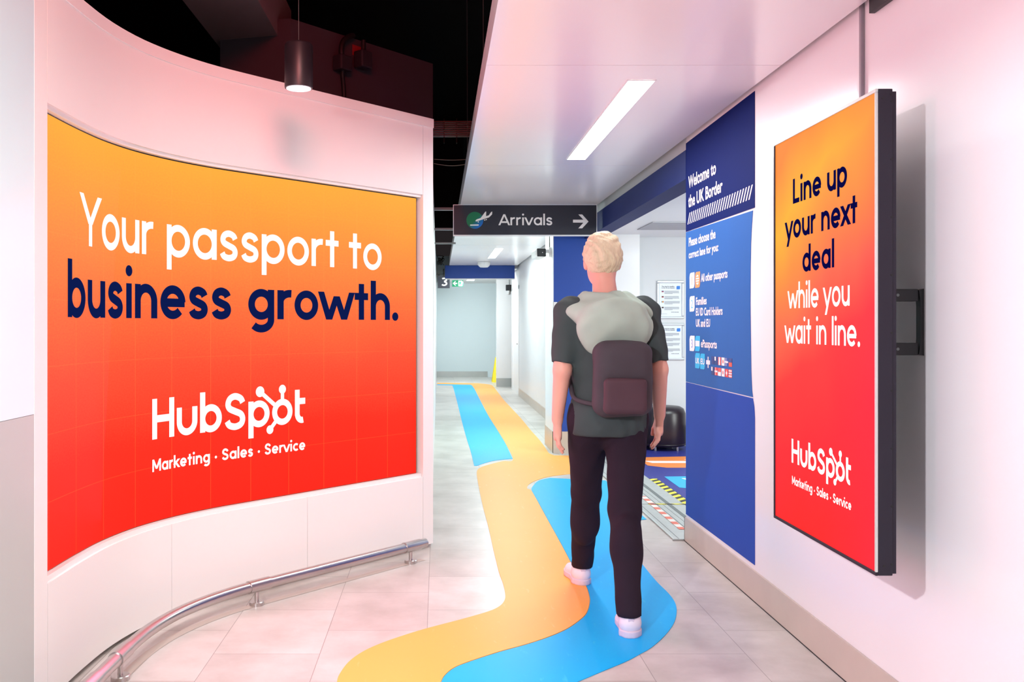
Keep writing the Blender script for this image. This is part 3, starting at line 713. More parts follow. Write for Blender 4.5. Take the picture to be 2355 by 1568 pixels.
ptext('the UK Border', 1583, 1661.5, 1585, 476, .073)
hs = MB(); z0 = pz(1582, 516); z1 = z0+.069
ya, yb = pu(1582), pu(1731)
for i in range(27):
    y = ya+(yb-ya+.03)*i/26.6; w_ = .0095
    hs.poly([(PT, y+w_, z0), (PT, y-w_, z0), (PT, y-w_-.050, z1), (PT, y+w_-.050, z1)])
hs.build('hatching', M_print_white, wp)
ptext('Please choose the', 1584, 1645.5, 1585, 566, .052)
ptext('correct lane for you:', 1584, 1652, 1585, 594, .045)
ptext('All other passports', 1612, 1673, 1613, 647.5, .045)
ptext('Families', 1600.5, 1625, 1601, 701, .045)
ptext('EU ID Card Holders', 1600.5, 1661.5, 1601, 725.5, .045)
ptext('UK and EU', 1600.5, 1633, 1601, 751, .045)
ptext('ePassports', 1612, 1648.5, 1613, 798, .045)
def badge(px0, px1, pxa, pya, pyb, m, name='lane_badge'):
    ya, yb = pu(px0), pu(px1); zt, zb = pz(pxa, pya), pz(pxa, pyb); w_ = ya-yb; h_ = zt-zb
    return MB().poly([(PT, ya-w_*a, zb+h_*b) for a, b in ((.02,0),(.75,0),(.9,.04),(1,.24),(1,.97),(.96,1),(.25,1),(.1,.95),(0,.76))]).build(name, m, wp), ya, yb, zb, zt
M_badge = mat('badge_white', (250,244,246), .5); M_badge_or = mat('badge_orange', (250,150,84), .5); M_badge_cy = mat('badge_cyan', (24,186,240), .5)
pmap2 = lambda u, v: (PT-.0008, -u, v)
for (px0, px1, pya, pyb, dgt, mm) in ((1585.8, 1597.2, 628, 663.5, '1', M_badge_or), (1585.8, 1597.4, 681.5, 716.5, '2', M_badge_cy), (1585.8, 1597.4, 771.5, 806.5, '3', mat('badge_ink', (110,150,220), .5))):
    o_, ya, yb, zb, zt = badge(px0, px1, 1586, pya, pyb, M_badge)
    font_text(dgt, (zt-zb)*.55, pmap2, -(ya+yb)/2, zb+(zt-zb)*.22, 'numeral', mm, o_, .0, None, True)
o_, ya, yb, zb, zt = badge(1598.5, 1610, 1599, 626, 662, M_badge_or)
gl = MB(); cy, cz = (ya+yb)/2, (zb+zt)/2; ry, rz = (ya-yb)*.33, (zt-zb)*.31
gl.poly([(PT-.0008, cy+ry*math.cos(a*math.pi/16), cz+rz*math.sin(a*math.pi/16)) for a in range(32)]); gl.build('globe_symbol', M_badge, o_)
gg = MB()
for k in (-.5, 0, .5):
    gg.poly([(PT-.0014, cy+ry, cz+rz*k-.003), (PT-.0014, cy-ry, cz+rz*k-.003), (PT-.0014, cy-ry, cz+rz*k+.003), (PT-.0014, cy+ry, cz+rz*k+.003)])
gg.build('globe_lines', M_badge_or, o_)
o_, ya, yb, zb, zt = badge(1598.5, 1609.8, 1599, 772, 807, M_badge_cy)
h_ = zt-zb; MB().poly([(PT-.0008, ya-.008, zb+h_*.32), (PT-.0008, yb+.008, zb+h_*.32), (PT-.0008, yb+.008, zb+h_*.68), (PT-.0008, ya-.008, zb+h_*.68)]).build('passport_symbol', M_badge, o_)
for a, b, t in ((1598.5, 1609.6, 'UK'), (1610.2, 1621.2, 'EU')):
    o_, ya, yb, zb, zt = badge(a, b, a+.5, 811 if t == 'UK' else 812.5, 846 if t == 'UK' else 848, M_badge_cy)
    font_text(t, (zt-zb)*.36, pmap2, -(ya-.012), zb+(zt-zb)*.32, 'lettering', M_badge, o_, .02, -(yb+.008))
def cross(X, cy, cz, a, b, A, B):   # a plus sign as one outline
    return [(X,cy+a,cz-B),(X,cy-a,cz-B),(X,cy-a,cz-b),(X,cy-A,cz-b),(X,cy-A,cz+b),(X,cy-a,cz+b),(X,cy-a,cz+B),(X,cy+a,cz+B),(X,cy+a,cz+b),(X,cy+A,cz+b),(X,cy+A,cz-b),(X,cy+a,cz-b)]
ya, yb = pu(1624), pu(1633); cy = (ya+yb)/2; zt, zb = pz(1628, 820), pz(1628, 846); cz = (zt+zb)/2; r_ = (zt-zb)/2
MB().poly(cross(PT, cy, cz, .009, .012, (ya-yb)/2, r_)).build('plus_symbol', M_print_white, wp)
fy0, fy1 = pu(1636), pu(1684.5); fw = (fy0-fy1)/6
FL = [[('n',(28,44,130)), ('n',(34,44,120)), ('r',(224,70,60)), ('w',(248,244,244)), ('n',(40,80,170)), ('c',(224,84,64))],
      [('n',(34,44,120)), ('r',(224,70,60)), ('s',(232,90,80)), ('w',(248,244,244)), ('r',(220,60,54)), ('u',(214,110,110))]]
for r_ in (0, 1):
    z1 = pz(1636, 819)-r_*.0585*1.03; z0 = z1-.0445
    for i in range(6):
        a = fy0-fw*i; b = a-fw*.86; k, col = FL[r_][i]
        slope = 0
        o_ = MB().poly([(PT, a, z0), (PT, b, z0), (PT, b, z1), (PT, a, z1)]).build('flag', mat('flag_base', col, .5), wp)
        q = MB(); X = PT-.0008; m_ = (a+b)/2; c_ = (z0+z1)/2; w2 = (a-b)
        if (r_, i) == (0, 2): q.poly([(X, a-w2*.27, z0), (X, b+w2*.27, z0), (X, b+w2*.27, z1), (X, a-w2*.27, z1)])
        elif k == 's': q.poly([(X, a, z0), (X, b, z0), (X, b, c_), (X, a, c_)])
        elif k == 'c': q.poly([(X, a, c_), (X, b, c_), (X, b, z1), (X, a, z1)])
        elif (r_, i) == (1, 4): q.poly(cross(X, m_, c_, .005, .005, .014, .014))
        elif (r_, i) in ((0, 4), (1, 1)): q.poly([(X, a, c_-.005), (X, b, c_-.005), (X, b, c_+.005), (X, a, c_+.005)]).poly([(X-.0004, a-w2*.30, z0), (X-.0004, a-w2*.42, z0), (X-.0004, a-w2*.42, z1), (X-.0004, a-w2*.30, z1)])
        elif k == 'u':
            for j in range(3): q.poly([(X, a, z0+.006+j*.014), (X, b, z0+.006+j*.014), (X, b, z0+.012+j*.014), (X, a, z0+.012+j*.014)])
        elif k == 'w': q.poly([(X, m_+.008*math.cos(t_), c_+.011*math.sin(t_)) for t_ in [j*math.pi/8 for j in range(16)]])
        elif (r_, i) in ((0, 1), (1, 0)): q.poly([(X, a, c_), (X, a-w2*.45, c_), (X, a-w2*.45, z1), (X, a, z1)])
        if q.v: q.build('flag_mark', {'w': M_red, 'c': mat('flag_blue', (40,60,140), .5)}.get(k, M_print_white), o_)

# ------------------------------------------------------------------ portrait display on the right-hand wall
XT = 1.335; XB = 1.398; TN, TF, TZ0, TZ1 = 2.850, 3.718, .606, 2.092
tv = empty('portrait_display', (XT, 3.28, TZ0), 'slim portrait display with an orange to red advert, held off the white wall', 'display')
MB().box(XT+.006, XB-.012, TN, TF, TZ0, TZ1).build('casing', M_casing, tv, bevel=.003)
MB().box(XB-.012, XB, TN+.004, TF-.004, TZ0+.006, TZ1-.008).build('rear_cover', M_casing, tv)
w_ = .011
def bezel(sides, m):
    q = MB()
    for y0, y1, z0, z1 in sides: q.box(XT-.002, XT+.006, y0, y1, z0, z1)
    q.build('bezel', m, tv, bevel=.0015)
bezel(((TN,TF,TZ1-w_,TZ1), (TN,TN+w_*.7,TZ0+w_,TZ1-w_)), M_bezel)
bezel(((TN,TF,TZ0,TZ0+w_), (TF-w_,TF,TZ0+w_,TZ1-w_)), M_casing)
sg = MB(); a, b, c, e = TF-w_, TN+w_, TZ0+w_, TZ1-w_
sg.v = [(XT+.002,a,c),(XT+.002,b,c),(XT+.002,b,e),(XT+.002,a,e)]; sg.f = [(0,1,2,3)]
MB().box(XT+.003, XT+.0055, b-.002, a+.002, c-.002, e+.002).build('inner_edge', M_cable, tv)
tsc = sg.build('screen', M_tv, tv, uv=[(0,0),(1,0),(1,1),(0,1)])
for dx, zz, r_ in [(.047, TZ0+.035+i*.1765, .0035) for i in range(9)]+[(.020, TZ1-.03, .003), (.044, TZ1-.018, .0025), (.024, TZ0+.03, .004)]:
    MB().tube([(XT+dx, TN-.0012, zz), (XT+dx, TN+.001, zz)], r_, 10).build('screw', M_cable, tv)
tx = XT+.001
tu = lambda px: -(tx*F/(px-VX))
tmap = lambda u, v: (tx, -u, v)
for txt, p0, p1, zb, m in (('Line up', 1823.6, 1948, 1.827, M_led_navy2), ('your next', 1804.7, 1971.5, 1.698, M_led_navy2), ('deal', 1845.5, 1918.5, 1.566, M_led_navy2),
                           ('while you', 1811, 1954, 1.434, M_led_white), ('wait in line.', 1804, 1978, 1.303, M_led_white)):
    w = .262 if m is M_led_navy2 else .215
    sh, _ = word_shapes(txt, w); lettering(sh, w, (tu(p0), tu(p1), zb), .0665, tmap, 'lettering', m, tsc)
hub_lettering(.25, (tu(1820.5), tu(1957), .852), .0645, tmap, 'logo', M_led_white, tsc)
sh, _ = word_shapes('Marketing * Sales * Service', .27, .15); lettering(sh, .27, (tu(1821.4), tu(1957.6), .771), .0225, tmap, 'lettering', M_led_white, tsc)

br = empty('wall_bracket', (1.49, 3.07, 1.27), 'black display bracket joining the portrait display to the white wall', 'bracket')
prof = []
for i in range(13):
    z = 1.277+(1.484-1.277)*i/12; q = math.sin(math.pi*i/12); prof.append((1.558+.006*min(1, q*1.6), z))
pl = [(XW-.001, 3.03, 1.272), (XW-.001, 3.03, 1.489)]+[(x, 3.03, z) for x, z in reversed(prof)]
MB().prism(pl, (0,.03,0)).build('wall_plate', M_blackplastic, br)
for z in (1.293, 1.468):
    a_ = MB().box(XB+.001, 1.558, 3.032, 3.075, z-.020, z+.020).build('arm', M_blackplastic, br, bevel=.003)
    MB().tube([(1.49, 3.0315, z), (1.49, 3.030, z)], .005, 12).build('bolt', M_groove, a_, smooth=True)
MB().prism([(XB+.001,3.02,1.16),(XB+.010,3.02,1.20),(XB+.010,3.02,1.44),(XB+.001,3.02,1.47)], (0,.06,0)).build('display_plate', M_blackplastic, br)

cv = empty('cable_conduit', (XW-.01, 3.47, 2.0), 'thin grey vertical cable trunking on the wall above the portrait display', 'conduit')
MB().box(XW-.014, XW-.001, 3.452, 3.470, 1.2, 2.62).build('trunking', mat('trunking_grey', (150,144,150), .5), cv, bevel=.002)
MB().box(XW-.006, XW-.001, 3.472, 3.50, 1.2, 2.62).build('cover_strip', M_white, cv)

bx = empty('wall_box', (1.56, 2.9, 2.494), 'black box with a small blue light high on the white wall at the top right', 'black box')
MB().box(1.553, XW-.001, 2.35, 3.372, 2.494, 2.60).build('box_body', M_blackplastic, bx, bevel=.002)
MB().box(1.560, 1.566, 3.10, 3.116, 2.4930, 2.4945).build('indicator', mat('blue_led', (40,60,200), .5, emit=(50,70,255), es=1.0), bx)
for y_ in (3.03, 2.99): MB().box(1.558, 1.570, y_, y_+.015, 2.4932, 2.4945).build('slot', M_groove, bx)

# ------------------------------------------------------------------ signs
YS = 9.03
sg_ = empty('arrivals_sign', (.84, YS, 2.239), 'long dark grey Arrivals sign with an arrow hanging across the corridor', 'sign')
MB().box(.150, 1.528, YS+.002, YS+.022, 2.246, 2.531).build('sign_face', M_charcoal, sg_)
fr = MB(); x0, x1, z0, z1 = .143, 1.534, 2.232, 2.536
fr.box(x0, x0+.006, YS, YS+.03, z0, z1).box(x1-.006, x1, YS, YS+.03, z0, z1).box(x0+.006, x1-.006, YS, YS+.03, z1-.005, z1).box(x0+.006, x1-.006, YS, YS+.03, z0, z0+.012)
fr.build('frame', M_white, sg_)
smap = lambda u, v: (u, YS+.0008, v)
def sx(px): return (px-VX)*YS/F
def szz(py): return EYE+(VY-py)*YS/F
def zc(x, y): return (1040+x/6.73, 460+y/6.73)
def sp(x, y, off=.0008): px, py = zc(x, y); return (sx(px), YS+off, szz(py))
sh, _ = word_shapes('Arrivals', .215, .15); lettering(sh, .215, (sx(1146.2), sx(1270), szz(517.8)), .0755, smap, 'lettering', M_sign_white, sg_, (0,-.00012,0))
MB().poly([sp(1870,303), sp(1870,348), sp(2030,350), sp(1952,437), sp(2012,437), sp(2110,332), sp(2012,222), sp(1952,222), sp(2030,303)]).build('arrow', M_sign_white, sg_)
def disc_mat():
    m = mat('green_blue_disc', (14,120,80), .5); nt = m.node_tree; n = nt.nodes; p = n['Principled BSDF']
    uv = n.new('ShaderNodeUVMap'); s_ = n.new('ShaderNodeSeparateXYZ'); nt.links.new(uv.outputs[0], s_.inputs[0])
    a = n.new('ShaderNodeMath'); a.operation = 'SUBTRACT'; nt.links.new(s_.outputs['X'], a.inputs[0]); nt.links.new(s_.outputs['Y'], a.inputs[1])
    rp = n.new('ShaderNodeValToRGB'); e = rp.color_ramp.elements; e[0].position = .0; e[0].color = lin((16,120,76))+(1,); e[1].position = .62; e[1].color = lin((10,110,200))+(1,)
    nt.links.new(a.outputs[0], rp.inputs[0]); nt.links.new(rp.outputs[0], p.inputs['Base Color']); return m
dm = MB(); uvd = []
for k in range(40):
    a = 2*math.pi*k/40; dm.v.append(sp(350+131*math.cos(a), 312-131*math.sin(a), .0014)); uvd.append((.5+.5*math.cos(a), .5+.5*math.sin(a)))
dm.f = [tuple(range(40))]; dm.build('icon_disc', disc_mat(), sg_, uv=uvd)
ic = MB()
ic.poly([sp(x, y, .0006) for x, y in ((360,322),(366,308),(385,296),(440,278),(512,180),(526,177),(524,248),(566,236),(604,182),(620,178),(617,222),(570,268),(520,284),(378,330),(365,330))])
ic.poly([sp(x, y, .0006) for x, y in ((274,384),(280,378),(408,376),(412,386),(406,395),(280,397))])
for cx, cy in ((404,338), (503,309), (527,302)): ic.poly([sp(cx+9*math.cos(a*math.pi/8), cy+9*math.sin(a*math.pi/8), .0006) for a in range(16)])
ic.build('plane_icon', M_sign_white, sg_)

YB = 18.21
bb = empty('blue_bulkhead', (.82, YB, 2.27), 'plain blue bulkhead panel across the far corridor below the white raft', 'bulkhead panel')
MB().box(.130, 1.488, YB, YB+.12, 2.285, 2.5365).build('panel', M_blue, bb)
MB().box(.128, 1.49, YB+.002, YB+.125, 2.268, 2.284).build('lower_trim', M_white, bb)

gs = empty('gate_sign', (.12, 20.0, 2.2), 'small square black sign with a white 3 far down the corridor', 'sign')
y3 = 20.0
MB().box(-.012, .245, y3, y3+.03, 2.165, 2.425).build('sign_box', M_charcoal, gs)
MB().box(-.01, .03, y3+.005, y3+.02, 2.44, 2.455).box(.10, .13, y3+.005, y3+.02, 2.425, 2.58).box(-.04, .13, y3+.005, y3+.02, 2.455, 2.47).build('bracket', M_cable, gs)
sh, _ = word_shapes('3', .24); lettering(sh, .24, (.068, .192, 2.215), .125, lambda u, v: (u, y3-.001, v), 'numeral', M_sign_white, gs, (0,-.0002,0))
es = empty('exit_sign', (.42, 22.5, 2.3), 'green emergency exit sign with a left arrow far down the corridor', 'sign')
ye = 22.0; q0 = at_y(1040, 659, ye); q1 = at_y(1065, 644, ye)
MB().box(q0[0], q1[0], ye, ye+.02, q0[2], q1[2]).build('sign_face', M_green, es)
MB().tube([((q0[0]+q1[0])/2, ye+.01, q1[2]), ((q0[0]+q1[0])/2, ye+.01, 2.48)], .006, 8).build('hanger', M_steel, es)
def ep(u, v): return (q0[0]+(q1[0]-q0[0])*u, ye-.001, q0[2]+(q1[2]-q0[2])*v)
MB().poly([ep(*p) for p in ((.05,.5),(.26,.84),(.36,.84),(.24,.6),(.46,.6),(.46,.4),(.24,.4),(.36,.16),(.26,.16))]).build('arrow', M_exit_white, es)
MB().poly([ep(*p) for p in ((.56,.08),(.93,.08),(.93,.92),(.56,.92))]).build('doorway_symbol', M_exit_white, es)
def ep2(u, v): a = ep(u, v); return (a[0], ye-.002, a[2])
MB().poly([ep2(.72+.03*math.cos(a*math.pi/6), .80+.06*math.sin(a*math.pi/6)) for a in range(12)]).poly([ep2(*p) for p in ((.66,.68),(.80,.72),(.84,.5),(.78,.5),(.77,.42),(.84,.30),(.80,.12),(.76,.14),(.78,.30),(.70,.38),(.66,.2),(.58,.18),(.58,.24),(.63,.27),(.68,.5),(.62,.58))]).build('running_figure', M_green, es)

# ------------------------------------------------------------------ fittings on ceilings and walls
def lamp(x0, x1, y0, y1, z, m, label):
    t = empty('ceiling_light', ((x0+x1)/2, (y0+y1)/2, z-.004), label, 'ceiling light', 'ceiling lights')
    MB().box(x0, x1, y0, y1, z-.006, z-.001).build('diffuser', m, t)
    f_ = MB(); e = .008
    f_.box(x0-e, x0, y0-e, y1+e, z-.005, z-.001).box(x1, x1+e, y0-e, y1+e, z-.005, z-.001).box(x0, x1, y0-e, y0, z-.005, z-.001).box(x0, x1, y1, y1+e, z-.005, z-.001)
    f_.build('rim', M_white, t)
lamp(.905, 1.03, 4.45, 6.56, RAFT, M_lamp, 'long glowing white strip light in the near white ceiling raft')
lamp(.86, .985, 14.2, 16.2, RAFT, M_lampcool, 'small glowing strip light in the raft just before the far blue bulkhead')
lamp(.70, .88, 21.8, 23.2, 2.48, M_lampcool, 'small glowing light in the last ceiling beside the exit sign')
sd = empty('smoke_detector', (.80, 17.3, RAFT-.1), 'round white smoke detector on the raft before the blue bulkhead', 'smoke detector')
xd = (1113-VX)*17.2/F
MB().lathe((xd, 17.2, RAFT-.105), [(.0,0),(.07,.004),(.10,.03),(.11,.05)], 28).build('dome', M_white, sd, smooth=True)
MB().lathe((xd, 17.2, RAFT-.055), [(.115,0),(.115,.045),(.105,.054)], 28).build('base', M_white, sd, smooth=True)

cc = empty('security_camera', (1.17, 10.3, 2.15), 'white bullet security camera with a black front mounted beside the blue pillar', 'security camera')
yc = 10.12
def cpt(px, py, dy=0): return Vector(at_y(px, py, yc+dy))
c0 = cpt(1245.5, 580.5); ax = (Vector((-.24, 1, -.10))).normalized()
M3 = Matrix.Translation(c0+ax*.10) @ ax.to_track_quat('Y', 'Z').to_matrix().to_4x4()
MB().obox(M3, .115, .20, .105).build('camera_body', M_white, cc, bevel=.028)
M4 = Matrix.Translation(c0+ax*.0) @ ax.to_track_quat('Y', 'Z').to_matrix().to_4x4()
MB().obox(M4, .102, .012, .088).build('front_glass', M_blackplastic, cc, bevel=.018)
MB().lathe((0,0,0), [(.0,0),(.005,.001)], 10)
MB().tube([c0+Vector((.01,-.0075,.0)), c0+Vector((.01,-.0065,.0))], .005, 10).build('lens', M_print_white, cc)
MB().tube([c0+Vector((.02,.09,.02)), Vector((1.21, yc+.09, c0.z+.02))], .022, 14).tube([Vector((1.205, yc+.09, c0.z+.01)), Vector((1.231, yc+.09, c0.z+.01))], .055, 18).build('bracket', M_white, cc, smooth=True)
MB().tube([Vector((1.215, yc+.09, c0.z+.06)), Vector((1.215, yc+.10, 2.40)), Vector((1.21, yc+.10, 2.53))], .005, 8).build('cable', M_cable, cc)

sb = empty('wall_sensor', (1.5, 20.8, 2.1), 'small black square device with a white bulb fixed on the far white pier', 'sensor')
a = at_y(1163, 676, 20.88); b = at_y(1177, 655, 20.88)
MB().box(a[0], b[0], 20.80, 20.899, a[2]+.075, b[2]).build('housing', M_blackplastic, sb, bevel=.008)
MB().lathe(((a[0]+b[0])/2-.01, 20.85, a[2]+.0), [(.02,0),(.034,.02),(.028,.045),(.04,.075)], 16).build('bulb', M_white, sb, smooth=True)
MB().tube([((a[0]+b[0])/2, 20.89, b[2]), ((a[0]+b[0])/2, 20.89, 2.47)], .010, 8).build('conduit', M_steel2, sb)

wf = empty('wet_floor_sign', (1.3, 22.2, 0), 'yellow wet floor stand peeping out from behind the far white pier', 'floor sign')
yw = 22.6; a = at_y(1131, 880, yw)[0]; b = a+.30; zt = .60
for s_ in (-1, 1):
    MB().prism([(a,yw+.16*s_,.0),(b,yw+.16*s_,.0),(b-.085,yw+.02*s_,zt),(a+.085,yw+.02*s_,zt)], (0,.018*s_,0)).build('board', M_yellow, wf)
MB().poly([(a+.09,yw-.137,.20),(a+.21,yw-.137,.20),(a+.15,yw-.108,.34)]).build('warning_symbol', mat('warning_ink', (90,40,90), .5), wf)

# pendant spot lamp hanging over the video wall
pd = empty('pendant_spot', (-.63, 4.3, 2.46), 'black cylinder pendant spot lamp hanging above the curved video wall', 'pendant lamp')
xp = (687-VX)*4.3/F; yp = 4.3; zb_ = EYE+(VY-203)*yp/F
MB().lathe((xp, yp, zb_), [(.0585,0),(.0635,0),(.0645,.008),(.0645,.195),(.058,.205),(.012,.207)], 40).build('lamp_body', mat('black_satin', (34,28,34), .42, var=.05), pd, smooth=True)
MB().lathe((xp, yp, zb_-.003), [(.0,0),(.056,0),(.056,.0025)], 32).build('lens', mat('spot_lens', (255,240,250), .4, emit=(255,238,248), es=2.2), pd)
MB().tube([(xp, yp, zb_+.207), (xp-.003, yp, 4.2)], .0012, 6).build('suspension_wire', M_groove, pd)
MB().tube([(xp+.02*math.cos(t), yp+.02*math.sin(t), zb_+.21+.006*math.sin(3*t)) for t in [k*.5 for k in range(13)]], .003, 6).build('cable_coil', M_cable, pd)
l = bpy.data.lights.new('pendant_beam', 'SPOT'); l.energy = 20; l.color = (1,.80,.84); l.spot_size = math.radians(100); l.spot_blend = .8; l.shadow_soft_size = .05
lo = bpy.data.objects.new('pendant_beam', l); COL.objects.link(lo); lo.location = (xp, yp, zb_-.01)

# black floodlight boxes with cables on the dark board behind the wall
dirp = Vector((.89, 1.02, 0)).normalized(); nb = Vector((dirp.y, -dirp.x, 0))
def on_back(px, py, off=0.0):   # point of the dark board seen at a pixel, moved off it
    o = Vector((-.93, 5.88, 0)); t = (px-VX)/F
    k = (t*o.y-o.x)/(dirp.x-t*dirp.y); p = o+dirp*k
    return Vector((p.x, p.y, EYE+(VY-py)*p.y/F))+nb*off
M_box = mat('dark_box', (44,42,48), .6, var=.1)
for (px, py, ww, hh, lab) in ((776, 149, .105, .10, 'left dark cable box above the video wall, with a lead running down'),
                           (823, 141, .10, .115, 'dark cable box above the video wall, covering part of a red label')):
    c_ = on_back(px, py, .05); t = empty('cable_box', c_, lab, 'electrical box', 'boxes on the dark board')
    Mx = Matrix(((dirp.x, nb.x, 0, c_.x), (dirp.y, nb.y, 0, c_.y), (0, 0, 1, c_.z), (0, 0, 0, 1)))
    MB().obox(Mx, ww, .085, hh).build('box_body', M_box, t, bevel=.010)
    if px < 800:
        MB().tube(smooth_path([tuple(c_+Vector((0,0,.04))), tuple(on_back(773, 118, .05)), tuple(on_back(778, 98, .05)), tuple(on_back(792, 87, .05)), tuple(on_back(803, 85, .04))], 8), .018, 12).build('cable', M_cable, t, smooth=True)
        MB().tube(smooth_path([tuple(c_+Vector((0,0,-.04))), tuple(on_back(778, 175, .04)), tuple(on_back(783, 200, .03)), tuple(on_back(785, 240, .03))], 8), .014, 12).build('lead', M_cable, t, smooth=True)
    else:
        MB().tube([c_+Vector((0,0,.05)), on_back(824, 112, .05), on_back(824, 96, .05)], .016, 12).build('cable', M_cable, t, smooth=True)
q = [on_back(810, 102, .002), on_back(840, 112, .002), on_back(840, 136, .002), on_back(810, 126, .002)]
thing(MB().prism(q, nb*-.001), 'warning_label', mat('dark_red_label', (150,40,46), .6), 'small red label on the dark board behind the cable box', 'label')

gr = empty('ceiling_grille', (.2, 9.9, 3.5), 'dark slatted ventilation grille up in the roof void beside the raft', 'grille')
yv = 10.4
slat = MB()
for k in range(9):
    z = at_y(1000, 279+k*4.2, yv)[2]; slat.box(-.06, .42, yv, yv+.06, z-.004, z+.004)
slat.build('slat', mat('grille_metal', (120,116,110), .4, metal=.7), gr)
MB().box(.06, .07, yv+.002, yv+.05, 3.4, 3.67).box(.20, .21, yv+.002, yv+.05, 3.4, 3.67).build('rib', M_cable, gr)
for k, (ya_, lab) in enumerate(((366, 'upper'), (376, 'lower'))):
    yq = 10.9; P = [(-.05+.42*i/10, yq, at_y(1000, ya_+(5 if k else 2)*math.sin(math.pi*i/10), yq)[2]) for i in range(11)]
    thing(MB().tube(P, .004, 8), 'hanging_cable', M_taupe, 'thin %s of two pale cables strung across the black roof void' % lab, 'cable', 'cables in the roof void')
tg = MB()
for k in range(9):
    rnd = random.Random(k); P = [(.0+.14*rnd.random()-.02, 19.0+.3*rnd.random(), 2.60+.20*rnd.random()) for _ in range(5)]
    tg.tube(smooth_path(P, 6), .006, 6)
thing(tg, 'cable_tangle', M_cable, 'tangle of dark cables hanging beside the far blue bulkhead', 'cables')
for (px, ) in ((1112,), (1075,)):
    yk = 6.2 if px > 1100 else 8.0; x = (px-VX)*yk/F
    thing(MB().tube([(x, yk, 2.7), (x-.004, yk, 4.2)], .002, 6), 'support_wire', M_groove, 'thin vertical support wire in the roof void, %s the white raft' % ('close along' if px > 1100 else 'further left of'), 'wire', 'wires in the roof void')

# ------------------------------------------------------------------ the walking person
def surface_nets(f, lo, hi, cell):
    n = [int(math.ceil((hi[i]-lo[i])/cell))+1 for i in range(3)]
    ax = [lo[i]+cell*np.arange(n[i]) for i in range(3)]
    X, Y, Z = np.meshgrid(*ax, indexing='ij')
    D = f(X.astype(np.float32), Y.astype(np.float32), Z.astype(np.float32))
    ins = D < 0
    cs = np.zeros([k-1 for k in n], np.int16); sm = np.zeros([k-1 for k in n]+[3]); cnt = np.zeros([k-1 for k in n])
    def cor(i, j, k): return (slice(i, n[0]-1+i), slice(j, n[1]-1+j), slice(k, n[2]-1+k))
    for i in (0,1):
        for j in (0,1):
            for k in (0,1): cs += ins[cor(i,j,k)]
    for axs in range(3):
        for a in (0,1):
            for b in (0,1):
                c0 = [0,0,0]; c1 = [0,0,0]; o = [t for t in range(3) if t != axs]
                c0[o[0]] = c1[o[0]] = a; c0[o[1]] = c1[o[1]] = b; c1[axs] = 1
                d0 = D[cor(*c0)]; d1 = D[cor(*c1)]; cr = (d0 < 0) != (d1 < 0)
                t = np.where(cr, d0/np.where(cr, d0-d1, 1), 0)
                sm[..., axs] += t*cr; sm[..., o[0]] += a*cr; sm[..., o[1]] += b*cr; cnt += cr
    act = (cs > 0) & (cs < 8); idx = -np.ones(act.shape, np.int64); idx[act] = np.arange(act.sum())
    g = np.argwhere(act); V = (g+sm[act]/cnt[act][:, None])*cell+np.array(lo)
    faces = []
    for axs in range(3):
        o = [t for t in range(3) if t != axs]
        s0 = [slice(1, None)]*3; s0[axs] = slice(None)
        A = [slice(None)]*3; B = [slice(None)]*3
        A[axs] = slice(0, n[axs]-1); B[axs] = slice(1, n[axs])
        cr = ins[tuple(A)] != ins[tuple(B)]
        E = np.argwhere(cr)
        E = E[(E[:, o[0]] > 0) & (E[:, o[1]] > 0) & (E[:, o[0]] < n[o[0]]-1) & (E[:, o[1]] < n[o[1]]-1)]
        q = []
        for da, db in ((-1,-1), (0,-1), (0,0), (-1,0)):
            e = E.copy(); e[:, o[0]] += da; e[:, o[1]] += db; q.append(idx[e[:,0], e[:,1], e[:,2]])
        q = np.stack(q, 1); fl = ins[tuple(A)][E[:,0], E[:,1], E[:,2]]
        if axs == 1: fl = ~fl
        q[~fl] = q[~fl][:, ::-1]; faces.append(q)
    return V, np.concatenate(faces)

def smin(a, b, k):
    h = np.clip(.5+.5*(b-a)/k, 0, 1); return b+(a-b)*h-k*h*(1-h)
def cap(X, Y, Z, a, b, ra, rb, sy=1.0):
    ax_, ay, az = a; bx_, by, bz_ = b
    px, py, pz_ = X-ax_, (Y-ay)/sy, Z-az; dx, dy, dz = bx_-ax_, (by-ay)/sy, bz_-az
    t = np.clip((px*dx+py*dy+pz_*dz)/(dx*dx+dy*dy+dz*dz+1e-9), 0, 1)
    return np.sqrt((px-t*dx)**2+(py-t*dy)**2+(pz_-t*dz)**2)-(ra+(rb-ra)*t)
def ell(X, Y, Z, c, r):
    a = np.sqrt(((X-c[0])/r[0])**2+((Y-c[1])/r[1])**2+((Z-c[2])/r[2])**2)
    b = np.sqrt(((X-c[0])/r[0]**2)**2+((Y-c[1])/r[1]**2)**2+((Z-c[2])/r[2]**2)**2)+1e-6
    return a*(a-1)/b
def rbox(X, Y, Z, c, h, r):
    qx, qy, qz = np.abs(X-c[0])-h[0]+r, np.abs(Y-c[1])-h[1]+r, np.abs(Z-c[2])-h[2]+r
    return np.sqrt(np.maximum(qx,0)**2+np.maximum(qy,0)**2+np.maximum(qz,0)**2)+np.minimum(np.maximum(qx, np.maximum(qy, qz)), 0)-r

BX, BY = .815, 4.50             # where the person's hips are above the floor
HIPR, KNR, ANR = (.092,.0,.93), (.062,-.10,.50), (.028,-.365,.105)
HIPL, KNL, ANL = (-.092,.0,.93), (-.062,.265,.52), (-.052,.465,.105)
SHL, ELL_, WRL = (-.190,.02,1.435), (-.222,-.03,1.155), (-.238,.03,.915)
SHR, ELR, WRR = (.190,.02,1.435), (.232,-.06,1.16), (.262,.05,.935)

